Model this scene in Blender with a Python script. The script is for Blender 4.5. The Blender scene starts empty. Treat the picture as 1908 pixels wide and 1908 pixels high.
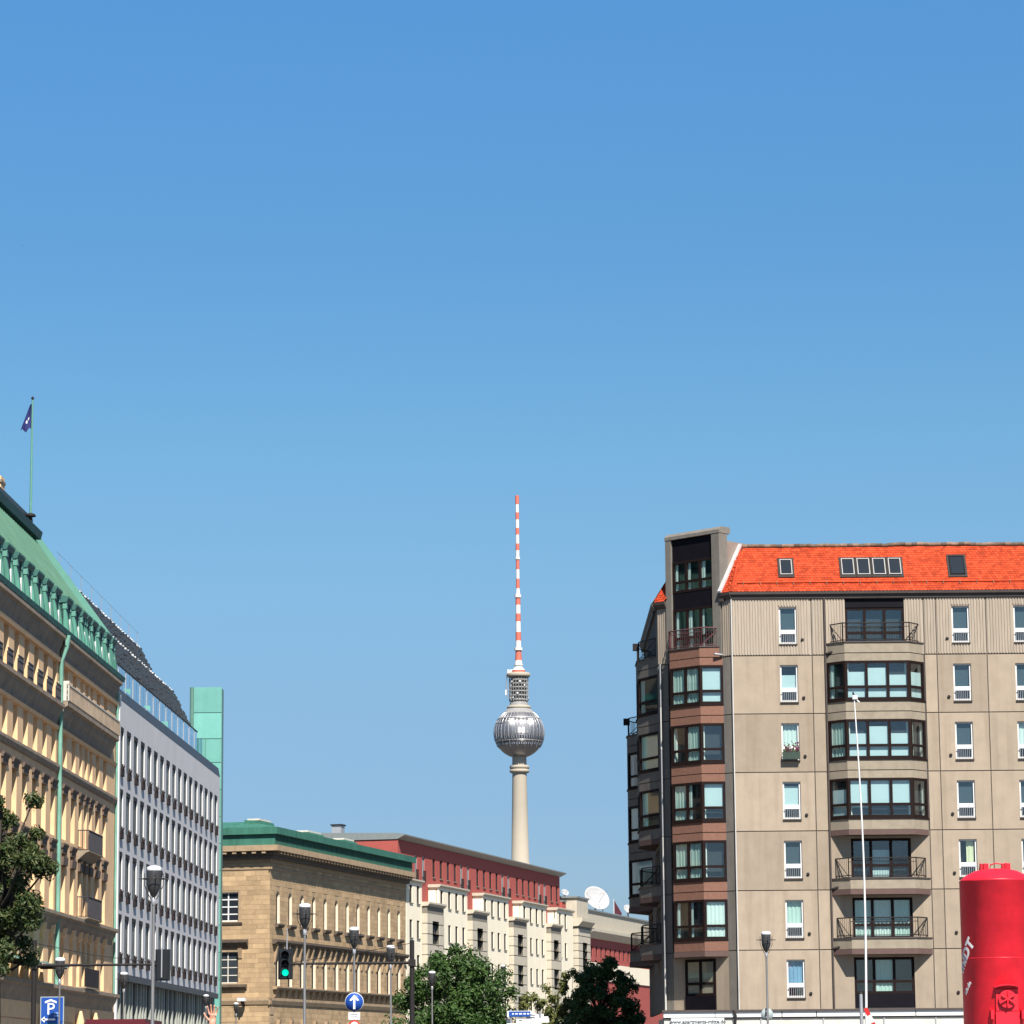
import bpy, bmesh, math, random
from mathutils import Vector, Matrix
R = random.Random(7)
rad = math.radians
scene = bpy.context.scene
COL = scene.collection
# ------------------------------------------------------------------ camera
PITCH, ROLL, FPX = math.atan(.174), .0085, 6000.0
cam_data = bpy.data.cameras.new('camera'); cam = bpy.data.objects.new('camera', cam_data); COL.objects.link(cam)
cam_data.sensor_width = 36.0; cam_data.lens = 36.0*FPX/1908; cam_data.clip_start = .5; cam_data.clip_end = 20000
fw = Vector((0, math.cos(PITCH), math.sin(PITCH))); r0 = Vector((1, 0, 0)); u0 = Vector((0, -math.sin(PITCH), math.cos(PITCH)))
cr = r0*math.cos(ROLL) - u0*math.sin(ROLL); cu = u0*math.cos(ROLL) + r0*math.sin(ROLL)
mw = Matrix(((cr.x, cu.x, -fw.x, 0), (cr.y, cu.y, -fw.y, 0), (cr.z, cu.z, -fw.z, 1.6), (0, 0, 0, 1)))
cam.matrix_world = mw
scene.camera = cam
scene.render.resolution_x = scene.render.resolution_y = 1024
def at(x, y, Y):                                   # photograph pixel + distance along the street -> point of the place
    d = fw*FPX + cr*(x-954) - cu*(y-954)
    return Vector((0, 0, 1.6)) + d*(Y/d.y)
# ------------------------------------------------------------------ sky and sun
SUN_AZ, SUN_EL = 16.0, 50.0                        # degrees right of straight behind the camera, elevation
world = bpy.data.worlds.new('World'); scene.world = world; world.use_nodes = True
wn = world.node_tree.nodes; wl = world.node_tree.links; wn.clear()
sky = wn.new('ShaderNodeTexSky'); sky.sky_type = 'NISHITA'; sky.sun_disc = False
sky.sun_elevation = rad(SUN_EL); sky.sun_rotation = math.pi - rad(SUN_AZ)
sky.altitude = 0; sky.air_density = 1.0; sky.dust_density = .6; sky.ozone_density = 3.0
hs = wn.new('ShaderNodeHueSaturation'); hs.inputs['Saturation'].default_value = 1.12; hs.inputs['Hue'].default_value = .5
bg = wn.new('ShaderNodeBackground'); bg.inputs['Strength'].default_value = .0735
wo = wn.new('ShaderNodeOutputWorld')
wtc = wn.new('ShaderNodeTexCoord'); wsp = wn.new('ShaderNodeSeparateXYZ'); wl.new(wtc.outputs['Generated'], wsp.inputs[0])
grade = wn.new('ShaderNodeValToRGB'); wl.new(wsp.outputs['Z'], grade.inputs[0])       # air colour by elevation, the same all round the horizon
stops = ((0, (.62, .76, 1.08)), (.08, (.72, .88, 1.14)), (.114, (.86, 1.0, 1.15)), (.146, (.97, 1.17, 1.24)), (.19, (.98, 1.29, 1.32)), (.25, (.90, 1.32, 1.44)), (.33, (.94, 1.5, 1.70)), (.6, (.78, 1.2, 1.42)), (1, (.62, .95, 1.15)))
while len(grade.color_ramp.elements) < len(stops): grade.color_ramp.elements.new(.5)
for el_, (p_, c_) in zip(grade.color_ramp.elements, stops): el_.position = p_; el_.color = (*[v/1.75 for v in c_], 1)
gx = wn.new('ShaderNodeMix'); gx.data_type = 'RGBA'; gx.blend_type = 'MULTIPLY'; gx.inputs['Factor'].default_value = 1
wl.new(sky.outputs[0], hs.inputs['Color']); wl.new(hs.outputs[0], gx.inputs['A']); wl.new(grade.outputs[0], gx.inputs['B']); wl.new(gx.outputs['Result'], bg.inputs['Color']); wl.new(bg.outputs[0], wo.inputs['Surface'])
sl = bpy.data.lights.new('sun', 'SUN'); sl.energy = 5.0; sl.angle = rad(.53); sl.color = (1, .955, .88)
sun = bpy.data.objects.new('sun', sl); COL.objects.link(sun)
a, e = rad(SUN_AZ), rad(SUN_EL)
SDIR = Vector((math.sin(a)*math.cos(e), -math.cos(a)*math.cos(e), math.sin(e)))
sun.rotation_euler = SDIR.to_track_quat('Z', 'Y').to_euler(); sun.location = (30, -60, 90)
vs = scene.view_settings; vs.view_transform = 'Standard'; vs.look = 'None'; vs.exposure = 1.1; vs.gamma = 1; vs.use_curve_mapping = False

# ------------------------------------------------------------------ helpers: objects
def prop(o, label=None, cat=None, group=None, kind=None):
    for k, v in (('label', label), ('category', cat), ('group', group), ('kind', kind)):
        if v: o[k] = v
    return o
def thing(name, loc, label, cat, rot=0, group=None):
    o = bpy.data.objects.new(name, None); COL.objects.link(o); o.location = loc; o.rotation_euler = (0, 0, rot)
    o.empty_display_size = .3
    return prop(o, label, cat, group)
def link(name, mesh, parent=None, loc=(0, 0, 0), rot=0, scale=None, eul=None):
    o = bpy.data.objects.new(name, mesh); COL.objects.link(o); o.parent = parent; o.location = loc
    o.rotation_euler = eul if eul else (0, 0, rot)
    if scale: o.scale = scale
    return o
class MB:
    """collects faces (material slot per face) for one mesh"""
    def __init__(s): s.v = []; s.f = []; s.m = []; s.smooth = []
    def poly(s, pts, m=0, sm=False):
        n = len(s.v); s.v += [tuple(p) for p in pts]; s.f.append(tuple(range(n, n+len(pts)))); s.m.append(m); s.smooth.append(sm)
    def box(s, x0, x1, y0, y1, z0, z1, m=0):
        n = len(s.v)
        s.v += [(x0,y0,z0),(x1,y0,z0),(x1,y1,z0),(x0,y1,z0),(x0,y0,z1),(x1,y0,z1),(x1,y1,z1),(x0,y1,z1)]
        for q in ((0,3,2,1),(4,5,6,7),(0,1,5,4),(1,2,6,5),(2,3,7,6),(3,0,4,7)):
            s.f.append(tuple(n+i for i in q)); s.m.append(m); s.smooth.append(False)
        return s
    def prism(s, pts, z0, z1, m=0):                # plan polygon (counter-clockwise from above) between two heights
        n = len(s.v); k = len(pts)
        s.v += [(p[0], p[1], z0) for p in pts] + [(p[0], p[1], z1) for p in pts]
        s.f.append(tuple(n+i for i in reversed(range(k)))); s.f.append(tuple(n+k+i for i in range(k))); s.m += [m, m]; s.smooth += [False]*2
        for i in range(k):
            j = (i+1) % k; s.f.append((n+i, n+j, n+k+j, n+k+i)); s.m.append(m); s.smooth.append(False)
        return s
    def extr(s, prof, x0, x1, m=0, cap=True):      # (off, z) profile, off = towards the street (-y), swept along x
        n = len(s.v); k = len(prof)
        s.v += [(x0, -o, z) for o, z in prof] + [(x1, -o, z) for o, z in prof]
        for i in range(k):
            j = (i+1) % k; s.f.append((n+i, n+j, n+k+j, n+k+i)); s.m.append(m); s.smooth.append(False)
        if cap: s.f += [tuple(n+i for i in reversed(range(k))), tuple(n+k+i for i in range(k))]; s.m += [m]*2; s.smooth += [False]*2
        return s
    def tube(s, pts, r, n=6, m=0, sm=True, cap=True):
        pts = [Vector(p) for p in pts]; rr = r if isinstance(r, (list, tuple)) else [r]*len(pts); b = len(s.v)
        for i, p in enumerate(pts):
            t = (pts[min(i+1, len(pts)-1)] - pts[max(i-1, 0)]).normalized()
            a = t.cross(Vector((0, 0, 1))) if abs(t.z) < .95 else t.cross(Vector((1, 0, 0))); a.normalize(); c = t.cross(a)
            for k in range(n):
                an = 2*math.pi*k/n; s.v.append(tuple(p + (a*math.cos(an) + c*math.sin(an))*rr[i]))
        for i in range(len(pts)-1):
            for k in range(n):
                k2 = (k+1) % n; s.f.append((b+i*n+k, b+i*n+k2, b+(i+1)*n+k2, b+(i+1)*n+k)); s.m.append(m); s.smooth.append(sm)
        if cap:
            q = b+(len(pts)-1)*n; A = s.v[b:b+n][::-1]; B = s.v[q:q+n]; s.poly(A, m); s.poly(B, m)
        return s
    def lathe(s, prof, n=24, c=(0, 0), m=0, sm=True):   # (radius, z)
        b = len(s.v); k = len(prof)
        for rr, z in prof:
            for i in range(n):
                an = 2*math.pi*i/n; s.v.append((c[0]+rr*math.cos(an), c[1]+rr*math.sin(an), z))
        for j in range(k-1):
            for i in range(n):
                i2 = (i+1) % n; s.f.append((b+j*n+i, b+j*n+i2, b+(j+1)*n+i2, b+(j+1)*n+i)); s.m.append(m); s.smooth.append(sm)
        q = b+(k-1)*n; A = s.v[b:b+n][::-1]; B = s.v[q:q+n]; s.poly(A, m); s.poly(B, m)
        return s
    def xf(s, M, start=0):
        for i in range(start, len(s.v)): s.v[i] = tuple(M @ Vector(s.v[i]))
        return s
    def mesh(s, name, mats):
        me = bpy.data.meshes.new(name); me.from_pydata(s.v, [], s.f)
        for mm in (mats if isinstance(mats, (list, tuple)) else [mats]): me.materials.append(mm)
        me.polygons.foreach_set('material_index', s.m); me.polygons.foreach_set('use_smooth', s.smooth); me.update()
        return me
    def put(s, name, mats, parent=None, loc=(0, 0, 0), rot=0, **k): return link(name, s.mesh(name, mats), parent, loc, rot, **k)
def box(x0, x1, y0, y1, z0, z1): return MB().box(x0, x1, y0, y1, z0, z1)
def wall(u0, u1, z0, z1, holes=(), depth=.3, edge=0, mb=None, m=0, mr=None):
    """wall face at y=0 (street side -y) with openings (u0,u1,z0,z1[,'arch']) and their reveals"""
    mb = mb or MB(); mr = m if mr is None else mr
    us = sorted({u0, u1, *[h[0] for h in holes], *[h[1] for h in holes]}); zs = sorted({z0, z1, *[h[2] for h in holes], *[h[3] for h in holes]})
    us = [u for u in us if u0 <= u <= u1]; zs = [z for z in zs if z0 <= z <= z1]
    for j in range(len(zs)-1):
        zc = (zs[j]+zs[j+1])/2; run = None
        for i in range(len(us)-1):
            uc = (us[i]+us[i+1])/2; hit = any(h[0] < uc < h[1] and h[2] < zc < h[3] for h in holes)
            if hit:
                if run is not None: mb.poly([(run,0,zs[j]),(us[i],0,zs[j]),(us[i],0,zs[j+1]),(run,0,zs[j+1])], m); run = None
            elif run is None: run = us[i]
        if run is not None: mb.poly([(run,0,zs[j]),(us[-1],0,zs[j]),(us[-1],0,zs[j+1]),(run,0,zs[j+1])], m)
    for h in holes:
        a, b, c, d = h[:4]; D = depth
        mb.poly([(a,0,c),(a,0,d),(a,D,d),(a,D,c)], mr); mb.poly([(b,0,c),(b,D,c),(b,D,d),(b,0,d)], mr)
        mb.poly([(a,0,c),(a,D,c),(b,D,c),(b,0,c)], mr)
        if len(h) > 4:                              # round head: fill the corners and turn the soffit
            cx, rr, N = (a+b)/2, (b-a)/2, 8; arc = [(cx-rr*math.cos(math.pi*i/N), d-rr+rr*math.sin(math.pi*i/N)) for i in range(N+1)]
            for i in range(N):
                (xa, za), (xb, zb) = arc[i], arc[i+1]
                mb.poly([(xa,0,za),(xb,0,zb),(xb,0,d),(xa,0,d)], m); mb.poly([(xa,0,za),(xa,D,za),(xb,D,zb),(xb,0,zb)], mr)
        else: mb.poly([(a,0,d),(b,0,d),(b,D,d),(a,D,d)], mr)
    if edge:
        for x in (u0, u1): mb.poly([(x,0,z0),(x,edge,z0),(x,edge,z1),(x,0,z1)], m)
        for z in (z0, z1): mb.poly([(u0,0,z),(u1,0,z),(u1,edge,z),(u0,edge,z)], m)
    return mb
# ------------------------------------------------------------------ helpers: materials
MAT = {}
KA = .785                                                # all paints and stones share this reflectance level
def mat(name, col, rough=.85, var=.12, scale=2.0, stretch=(1, 1, 1), stain=0.0, rand=0.0, bump=0.0, metal=0.0, fine=25.0, spec=.3, island=False, dirt=(.5, .45, .4)):
    col = tuple(c*KA for c in col); m = bpy.data.materials.new(name); m.use_nodes = True; N = m.node_tree.nodes; L = m.node_tree.links
    b = N['Principled BSDF']; b.inputs['Roughness'].default_value = rough; b.inputs['Metallic'].default_value = metal
    b.inputs['Specular IOR Level'].default_value = spec
    tc = N.new('ShaderNodeTexCoord'); mp = N.new('ShaderNodeMapping'); mp.inputs['Scale'].default_value = stretch
    L.new(tc.outputs['Object'], mp.inputs['Vector'])
    geo = N.new('ShaderNodeNewGeometry'); oi = N.new('ShaderNodeObjectInfo')
    off = N.new('ShaderNodeVectorMath'); off.operation = 'ADD'; sc = N.new('ShaderNodeMath'); sc.operation = 'MULTIPLY'; sc.inputs[1].default_value = 90
    L.new(oi.outputs['Random'], sc.inputs[0]); L.new(mp.outputs[0], off.inputs[0]); L.new(sc.outputs[0], off.inputs[1])
    n1 = N.new('ShaderNodeTexNoise'); n1.inputs['Scale'].default_value = scale; n1.inputs['Detail'].default_value = 7; n1.inputs['Roughness'].default_value = .62
    L.new(off.outputs[0], n1.inputs['Vector'])
    mr = N.new('ShaderNodeMapRange'); mr.inputs['From Min'].default_value = .3; mr.inputs['From Max'].default_value = .7
    mr.inputs['To Min'].default_value = 1-var; mr.inputs['To Max'].default_value = 1+var; L.new(n1.outputs['Fac'], mr.inputs['Value'])
    val = mr.outputs['Result']
    if rand:
        rm = N.new('ShaderNodeMapRange'); rm.inputs['To Min'].default_value = 1-rand; rm.inputs['To Max'].default_value = 1+rand
        if island:
            ad = N.new('ShaderNodeMath'); ad.operation = 'ADD'; fr = N.new('ShaderNodeMath'); fr.operation = 'FRACT'
            L.new(oi.outputs['Random'], ad.inputs[0]); L.new(geo.outputs['Random Per Island'], ad.inputs[1]); L.new(ad.outputs[0], fr.inputs[0]); L.new(fr.outputs[0], rm.inputs['Value'])
        else: L.new(oi.outputs['Random'], rm.inputs['Value'])
        mu = N.new('ShaderNodeMath'); mu.operation = 'MULTIPLY'; L.new(val, mu.inputs[0]); L.new(rm.outputs['Result'], mu.inputs[1]); val = mu.outputs[0]
    vm = N.new('ShaderNodeVectorMath'); vm.operation = 'SCALE'; vm.inputs[0].default_value = col[:3]; L.new(val, vm.inputs['Scale'])
    out = vm.outputs[0]
    if stain:                                       # rain streaks running down
        m2 = N.new('ShaderNodeMapping'); m2.inputs['Scale'].default_value = (2.2, 2.2, .16); L.new(tc.outputs['Object'], m2.inputs['Vector'])
        o2 = N.new('ShaderNodeVectorMath'); o2.operation = 'ADD'; L.new(m2.outputs[0], o2.inputs[0]); L.new(sc.outputs[0], o2.inputs[1])
        n2 = N.new('ShaderNodeTexNoise'); n2.inputs['Scale'].default_value = 1.3; n2.inputs['Detail'].default_value = 5; L.new(o2.outputs[0], n2.inputs['Vector'])
        r2 = N.new('ShaderNodeMapRange'); r2.inputs['From Min'].default_value = .48; r2.inputs['From Max'].default_value = .78; r2.inputs['To Max'].default_value = stain; L.new(n2.outputs['Fac'], r2.inputs['Value'])
        mx = N.new('ShaderNodeMix'); mx.data_type = 'RGBA'; mx.inputs['B'].default_value = (col[0]*dirt[0], col[1]*dirt[1], col[2]*dirt[2], 1)
        L.new(r2.outputs['Result'], mx.inputs['Factor']); L.new(out, mx.inputs['A']); out = mx.outputs['Result']
    L.new(out, b.inputs['Base Color'])
    if bump:
        n3 = N.new('ShaderNodeTexNoise'); n3.inputs['Scale'].default_value = fine; n3.inputs['Detail'].default_value = 5; L.new(off.outputs[0], n3.inputs['Vector'])
        bp = N.new('ShaderNodeBump'); bp.inputs['Strength'].default_value = bump; bp.inputs['Distance'].default_value = .02
        L.new(n3.outputs['Fac'], bp.inputs['Height']); L.new(bp.outputs[0], b.inputs['Normal'])
    MAT[name] = m; return m
def glass(name, tint, clear=.7, rough=.03):
    m = bpy.data.materials.new(name); m.use_nodes = True; N = m.node_tree.nodes; L = m.node_tree.links; N.clear()
    o = N.new('ShaderNodeOutputMaterial'); t = N.new('ShaderNodeBsdfTransparent'); t.inputs['Color'].default_value = (*tint, 1)
    g = N.new('ShaderNodeBsdfGlossy'); g.inputs['Roughness'].default_value = rough; g.inputs['Color'].default_value = (.9, .95, 1, 1)
    f0 = N.new('ShaderNodeLayerWeight'); f0.inputs['Blend'].default_value = .5; f1 = N.new('ShaderNodeMath'); f1.operation = 'POWER'; f1.inputs[1].default_value = 4; f = N.new('ShaderNodeMath'); f.operation = 'MULTIPLY'; f.inputs[1].default_value = .9; L.new(f0.outputs['Facing'], f1.inputs[0]); L.new(f1.outputs[0], f.inputs[0])
    ad = N.new('ShaderNodeMath'); ad.operation = 'ADD'; ad.inputs[1].default_value = 1-clear; ad.use_clamp = True
    x = N.new('ShaderNodeMixShader'); L.new(f.outputs[0], ad.inputs[0]); L.new(ad.outputs[0], x.inputs['Fac']); L.new(t.outputs[0], x.inputs[1]); L.new(g.outputs[0], x.inputs[2]); L.new(x.outputs[0], o.inputs['Surface'])
    MAT[name] = m; return m
def leafmat(name, col, col2):
    col = tuple(c*KA for c in col); col2 = tuple(c*KA for c in col2)
    m = bpy.data.materials.new(name); m.use_nodes = True; N = m.node_tree.nodes; L = m.node_tree.links; N.clear()
    o = N.new('ShaderNodeOutputMaterial'); g = N.new('ShaderNodeNewGeometry'); rp = N.new('ShaderNodeMix'); rp.data_type = 'RGBA'
    rp.inputs['A'].default_value = (*col, 1); rp.inputs['B'].default_value = (*col2, 1); L.new(g.outputs['Random Per Island'], rp.inputs['Factor'])
    d = N.new('ShaderNodeBsdfPrincipled'); d.inputs['Roughness'].default_value = .5; d.inputs['Specular IOR Level'].default_value = .25
    t = N.new('ShaderNodeBsdfTranslucent'); x = N.new('ShaderNodeMixShader'); x.inputs['Fac'].default_value = .3
    L.new(rp.outputs['Result'], d.inputs['Base Color']); L.new(rp.outputs['Result'], t.inputs['Color']); L.new(d.outputs[0], x.inputs[1]); L.new(t.outputs[0], x.inputs[2]); L.new(x.outputs[0], o.inputs['Surface'])
    MAT[name] = m; return m
def emit(name, col, st):
    m = bpy.data.materials.new(name); m.use_nodes = True; N = m.node_tree.nodes; b = N['Principled BSDF']
    b.inputs['Base Color'].default_value = (*col, 1); b.inputs['Emission Color'].default_value = (*col, 1); b.inputs['Emission Strength'].default_value = st
    MAT[name] = m; return m
concrete = mat('concrete', (.33, .262, .194), var=.08, scale=1.5, stain=.36, rand=.12, bump=.25, fine=40)
concrete_rib = mat('ribbed_concrete', (.36, .297, .232), var=.12, scale=2.5, stretch=(3, 3, .3), stain=.3, rand=.04)
concrete_bay = mat('bay_concrete', (.29, .242, .18), var=.12, scale=3, stain=.25, bump=.3, fine=45)
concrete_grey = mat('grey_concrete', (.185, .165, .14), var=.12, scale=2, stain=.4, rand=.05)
joint = mat('joint_mortar', (.06, .05, .045), var=.2)
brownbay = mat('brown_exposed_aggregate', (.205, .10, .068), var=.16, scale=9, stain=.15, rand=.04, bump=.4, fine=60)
brownslab = mat('brown_slab', (.115, .07, .06), var=.1, scale=5)
darkframe = mat('dark_brown_frame', (.016, .009, .008), rough=.6, var=.1, spec=.08)
blackpanel = mat('black_panel', (.007, .006, .009), rough=.6, var=.2, spec=.08)
white = mat('white_paint', (.70, .69, .67), rough=.5, var=.03)
white_dirty = mat('dirty_white_paint', (.62, .58, .50), rough=.7, var=.08, stain=.3)
tile = mat('clay_tile', (.43, .054, .019), var=.10, scale=.9, rand=.30, island=True, rough=.8, spec=.1, stain=.30, dirt=(.55, .75, 1.0))
tile_old = mat('mossy_ridge_tile', (.17, .105, .07), var=.4, scale=4, rand=.5)
metal_dark = mat('dark_metal', (.025, .021, .02), rough=.6, var=.1, spec=.15)
metal_grey = mat('galvanised_metal', (.45, .45, .46), rough=.45, var=.08, metal=.5)
metal_light = mat('zinc_pipe', (.52, .50, .47), rough=.5, var=.1, scale=1.2, rand=.12)
lead = mat('lead_flashing', (.5, .49, .48), rough=.6, var=.12)
gutterm = mat('gutter_brown', (.07, .055, .05), rough=.6, var=.15)
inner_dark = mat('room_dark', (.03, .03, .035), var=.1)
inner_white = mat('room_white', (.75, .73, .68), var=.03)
curtain_w = mat('curtain_white', (.66, .70, .66), var=.06, scale=8, stretch=(6, 1, .2))
curtain_g = mat('curtain_greenish', (.52, .62, .56), var=.1, scale=8, stretch=(6, 1, .2))
curtain_b = mat('curtain_blue', (.22, .36, .52), var=.12, scale=8, stretch=(6, 1, .2))
curtain_y = mat('curtain_yellow', (.75, .68, .45), var=.06)
blind_b = mat('blind_pale_blue', (.52, .585, .60), var=.03)
blind_grey = mat('blind_slate', (.055, .07, .085), var=.06)
pane_m = glass('window_glass', (.90, .96, .95), .94)
pane_dk = mat('dark_pane', (.02, .025, .03), rough=.1, var=.05, spec=.45)
pane_far = mat('far_pane', (.055, .065, .075), rough=.2, var=.2, rand=.5, spec=.35)
pane_matt = mat('dim_pane', (.018, .016, .016), rough=.5, spec=.1)
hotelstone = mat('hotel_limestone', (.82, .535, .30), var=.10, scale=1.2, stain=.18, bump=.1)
hotelshade = mat('hotel_moulding_stone', (.27, .22, .16), var=.14, scale=1.5, stain=.4)  # moulding stone toned down for weathering and shade together
hoodstone = mat('hood_shaded_stone', (.12, .085, .065), var=.2)  # shade on the window hoods and aprons is put into this colour
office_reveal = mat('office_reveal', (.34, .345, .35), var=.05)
hoteldark = mat('hotel_weathered_shaded_stone', (.30, .235, .175), var=.25, scale=1.2, stain=.3)  # weathering and the shade on mouldings and balcony, both in the colour
copper = mat('copper_patina', (.075, .235, .175), var=.28, scale=1.4, stretch=(1, 1, .3), stain=.55, rand=.10, rough=.6, dirt=(.45, .5, .45))
copper_roof = mat('copper_roof_patina', (.095, .21, .145), var=.2, scale=2, stretch=(1, .3, .3), rough=.6)
copper_light = mat('copper_verge', (.11, .28, .22), var=.08, rough=.6)
copper_dark = mat('copper_cap_dark', (.035, .12, .10), var=.2, rough=.55)
pipe_green = mat('green_downpipe', (.17, .36, .28), var=.2, scale=1)
iron = mat('wrought_iron', (.045, .04, .045), rough=.5, var=.2)
officewall = mat('office_render', (.61, .59, .585), var=.05, scale=.8, stain=.12)
slate = mat('slate_parapet', (.045, .048, .058), var=.15, scale=4, stretch=(1, 1, 6), rough=.5)
planterm = mat('window_box_brown', (.02, .012, .012), var=.3)
louvre = mat('louvre_metal', (.055, .048, .045), rough=.4, var=.4, scale=6, metal=.3)
mint = mat('mint_glass', (.15, .37, .31), rough=.12, var=.10, scale=.5, rand=.13, spec=.6, stain=.15)  # tone varies from panel to panel to suggest uneven reflections
mint_side = mat('mint_edge', (.10, .20, .16), rough=.4)
railglass = glass('rail_glass', (.72, .86, .85), .72, .05)
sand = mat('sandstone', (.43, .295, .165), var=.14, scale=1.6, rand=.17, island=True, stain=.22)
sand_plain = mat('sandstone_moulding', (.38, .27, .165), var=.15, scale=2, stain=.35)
sand_dark = mat('sandstone_dark', (.12, .09, .065), var=.25, scale=3)  # darker tone for sills, hoods, reliefs and cornice beds
reveal_l = mat('sandstone_reveal', (.78, .66, .50), var=.06)
greenroof = mat('green_copper_roof', (.04, .15, .105), var=.25, scale=1, stretch=(2, 2, .3), stain=.3, rough=.65)
greenroof_dk = mat('green_copper_ribs', (.018, .075, .055), var=.2, scale=2)
redwall = mat('red_render', (.38, .082, .066), var=.07, scale=2)
cream = mat('cream_render', (.88, .78, .60), var=.04, scale=1, stain=.06)
rustic = mat('beige_rusticated_stone', (.52, .46, .36), var=.08, scale=2, stain=.2)
rustic_joint = mat('rusticated_joint', (.20, .175, .14), var=.1)
roofedge = mat('zinc_roof_edge', (.20, .215, .21), var=.1, rough=.5)
towerc = mat('tower_concrete', (.40, .345, .27), var=.05, scale=.05, stain=0)
tower_steel = mat('tower_steel', (.40, .385, .39), rough=.36, var=.1, scale=.3, metal=.85)
tower_rib = mat('tower_steel_rib', (.55, .54, .53), rough=.35, var=.05, metal=.6)
tower_grey = mat('tower_grey', (.27, .26, .25), var=.15, scale=.4)
tower_dark = mat('tower_window', (.05, .045, .055), rough=.25, var=.2)
mast_red = mat('mast_red', (.62, .145, .10), rough=.6, var=.04)
mast_white = mat('mast_white', (.70, .68, .66), rough=.6, var=.03)
silo_red = mat('silo_red_paint', (.74, .014, .030), rough=.42, var=.16, scale=1.6, stain=.28, spec=.35, bump=.35, fine=2.2, dirt=(.75, 1.6, 1.6))
letter_w = mat('lettering_white', (.8, .8, .78), rough=.6, var=.1)
sign_blue = mat('sign_blue', (.015, .07, .32), rough=.4, var=.05)
sign_red = mat('sign_red', (.5, .02, .02), rough=.4, var=.05)
dish_white = mat('dish_white', (.41, .40, .395), var=.08, scale=1.5)
sign_back = mat('sign_back', (.34, .39, .38), rough=.5, var=.05)
letter_grey = mat('lettering_grey', (.07, .085, .10), rough=.7, var=.05)
lamp_grey = mat('lamp_post_paint', (.23, .22, .215), rough=.45, var=.08, metal=.4)
lamp_head = mat('lamp_head_dark', (.045, .043, .044), rough=.4, var=.1)
lamp_top = mat('lamp_cap', (.72, .72, .72), rough=.4, var=.05)
signalm = mat('signal_black', (.012, .014, .016), rough=.45, var=.05)
green_lit = emit('green_lens_lit', (0.0, .80, .50), .6)
bark = mat('bark', (.045, .036, .028), var=.3, scale=6)
leaf_a = leafmat('leaves_mid_green', (.030, .075, .018), (.085, .15, .035))
fin_stone = mat('fin_stone', (.36, .37, .32), var=.1)
leaf_b = leafmat('leaves_deep_green', (.034, .078, .024), (.085, .15, .04))
leaf_c = leafmat('leaves_yellow_green', (.10, .13, .035), (.20, .20, .06))
leaf_d = leafmat('leaves_olive', (.026, .058, .017), (.115, .13, .042))
truck_red = mat('truck_red', (.10, .008, .014), rough=.5, var=.08)
asphalt = mat('asphalt', (.05, .05, .052), var=.15, scale=3)
paving = mat('granite_paving', (.24, .23, .22), var=.15, scale=2)
groundm = mat('ground_sand', (.09, .085, .075), var=.2, scale=.5)
flagm = mat('flag_blue', (.018, .022, .12), var=.15, rough=.8)
skin = mat('skin', (.62, .30, .20), rough=.5, var=.06, scale=12)
cloth_a = mat('jacket_navy', (.04, .05, .10), var=.1); cloth_b = mat('trousers_grey', (.12, .12, .12), var=.1); hairm = mat('hair_brown', (.09, .05, .03), var=.2)
# ------------------------------------------------------------------ ground and street
def ground_sheet(name, x0, x1, y0, y1, z, m):
    b = MB(); b.poly([(x0,y0,z),(x1,y0,z),(x1,y1,z),(x0,y1,z)]); return prop(b.put(name, m), kind='structure')
ground_sheet('ground', -6000, 6000, -3000, 9000, -.02, groundm)
ground_sheet('road', -15, 4.5, -60, 700, .0, asphalt)
prop(box(-21.5, -15, -60, 700, -.01, .13).put('pavement', paving), kind='structure')
prop(box(4.5, 30, 60, 700, -.01, .13).put('pavement', paving), kind='structure')
lm = MB()
for i in range(40): lm.box(-5.3, -5.15, 20+i*9, 24+i*9, .004, .008)
prop(lm.put('lane_marking', white), kind='structure')

# ------------------------------------------------------------------ window helper shared by all houses
_wc = {}
def frame_mesh(key, w, h, xs, zs, t, d, m):
    """grid of bars: outer frame thickness t, inner bars at xs / zs (centres); local x 0..w, z 0..h, front at y=0"""
    if key in _wc: return _wc[key]
    b = MB(); b.box(0, t, 0, d, 0, h); b.box(w-t, w, 0, d, 0, h); b.box(t, w-t, 0, d, 0, t); b.box(t, w-t, 0, d, h-t, h)
    for x in xs: b.box(x-t*.55, x+t*.55, .004, d-.004, t, h-t)
    for z in zs: b.box(t, w-t, .008, d-.008, z-t*.5, z+t*.5)
    _wc[key] = b.mesh('window_frame', m); return _wc[key]
def plate(key, w, h, m, name):
    k = (name, key, round(w, 3), round(h, 3), m.name)
    if k not in _wc: _wc[k] = MB().box(0, w, 0, .012, 0, h).mesh(name, m)
    return _wc[k]
def simple_window(parent, u, z, w, h, y, fm, pm, xs=(), zs=(), rot=0, t=.07, name='window'):
    o = link(name, frame_mesh(('sw', round(w, 2), round(h, 2), xs, zs, fm.name, t), w, h, [w*x for x in xs], [h*q for q in zs], t, .08, fm), parent, (u, y, z), rot)
    link('pane', plate('p', w-2*t*.9, h-2*t*.9, pm, 'pane'), o, (t*.9, .045, t*.9)); return o

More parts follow.
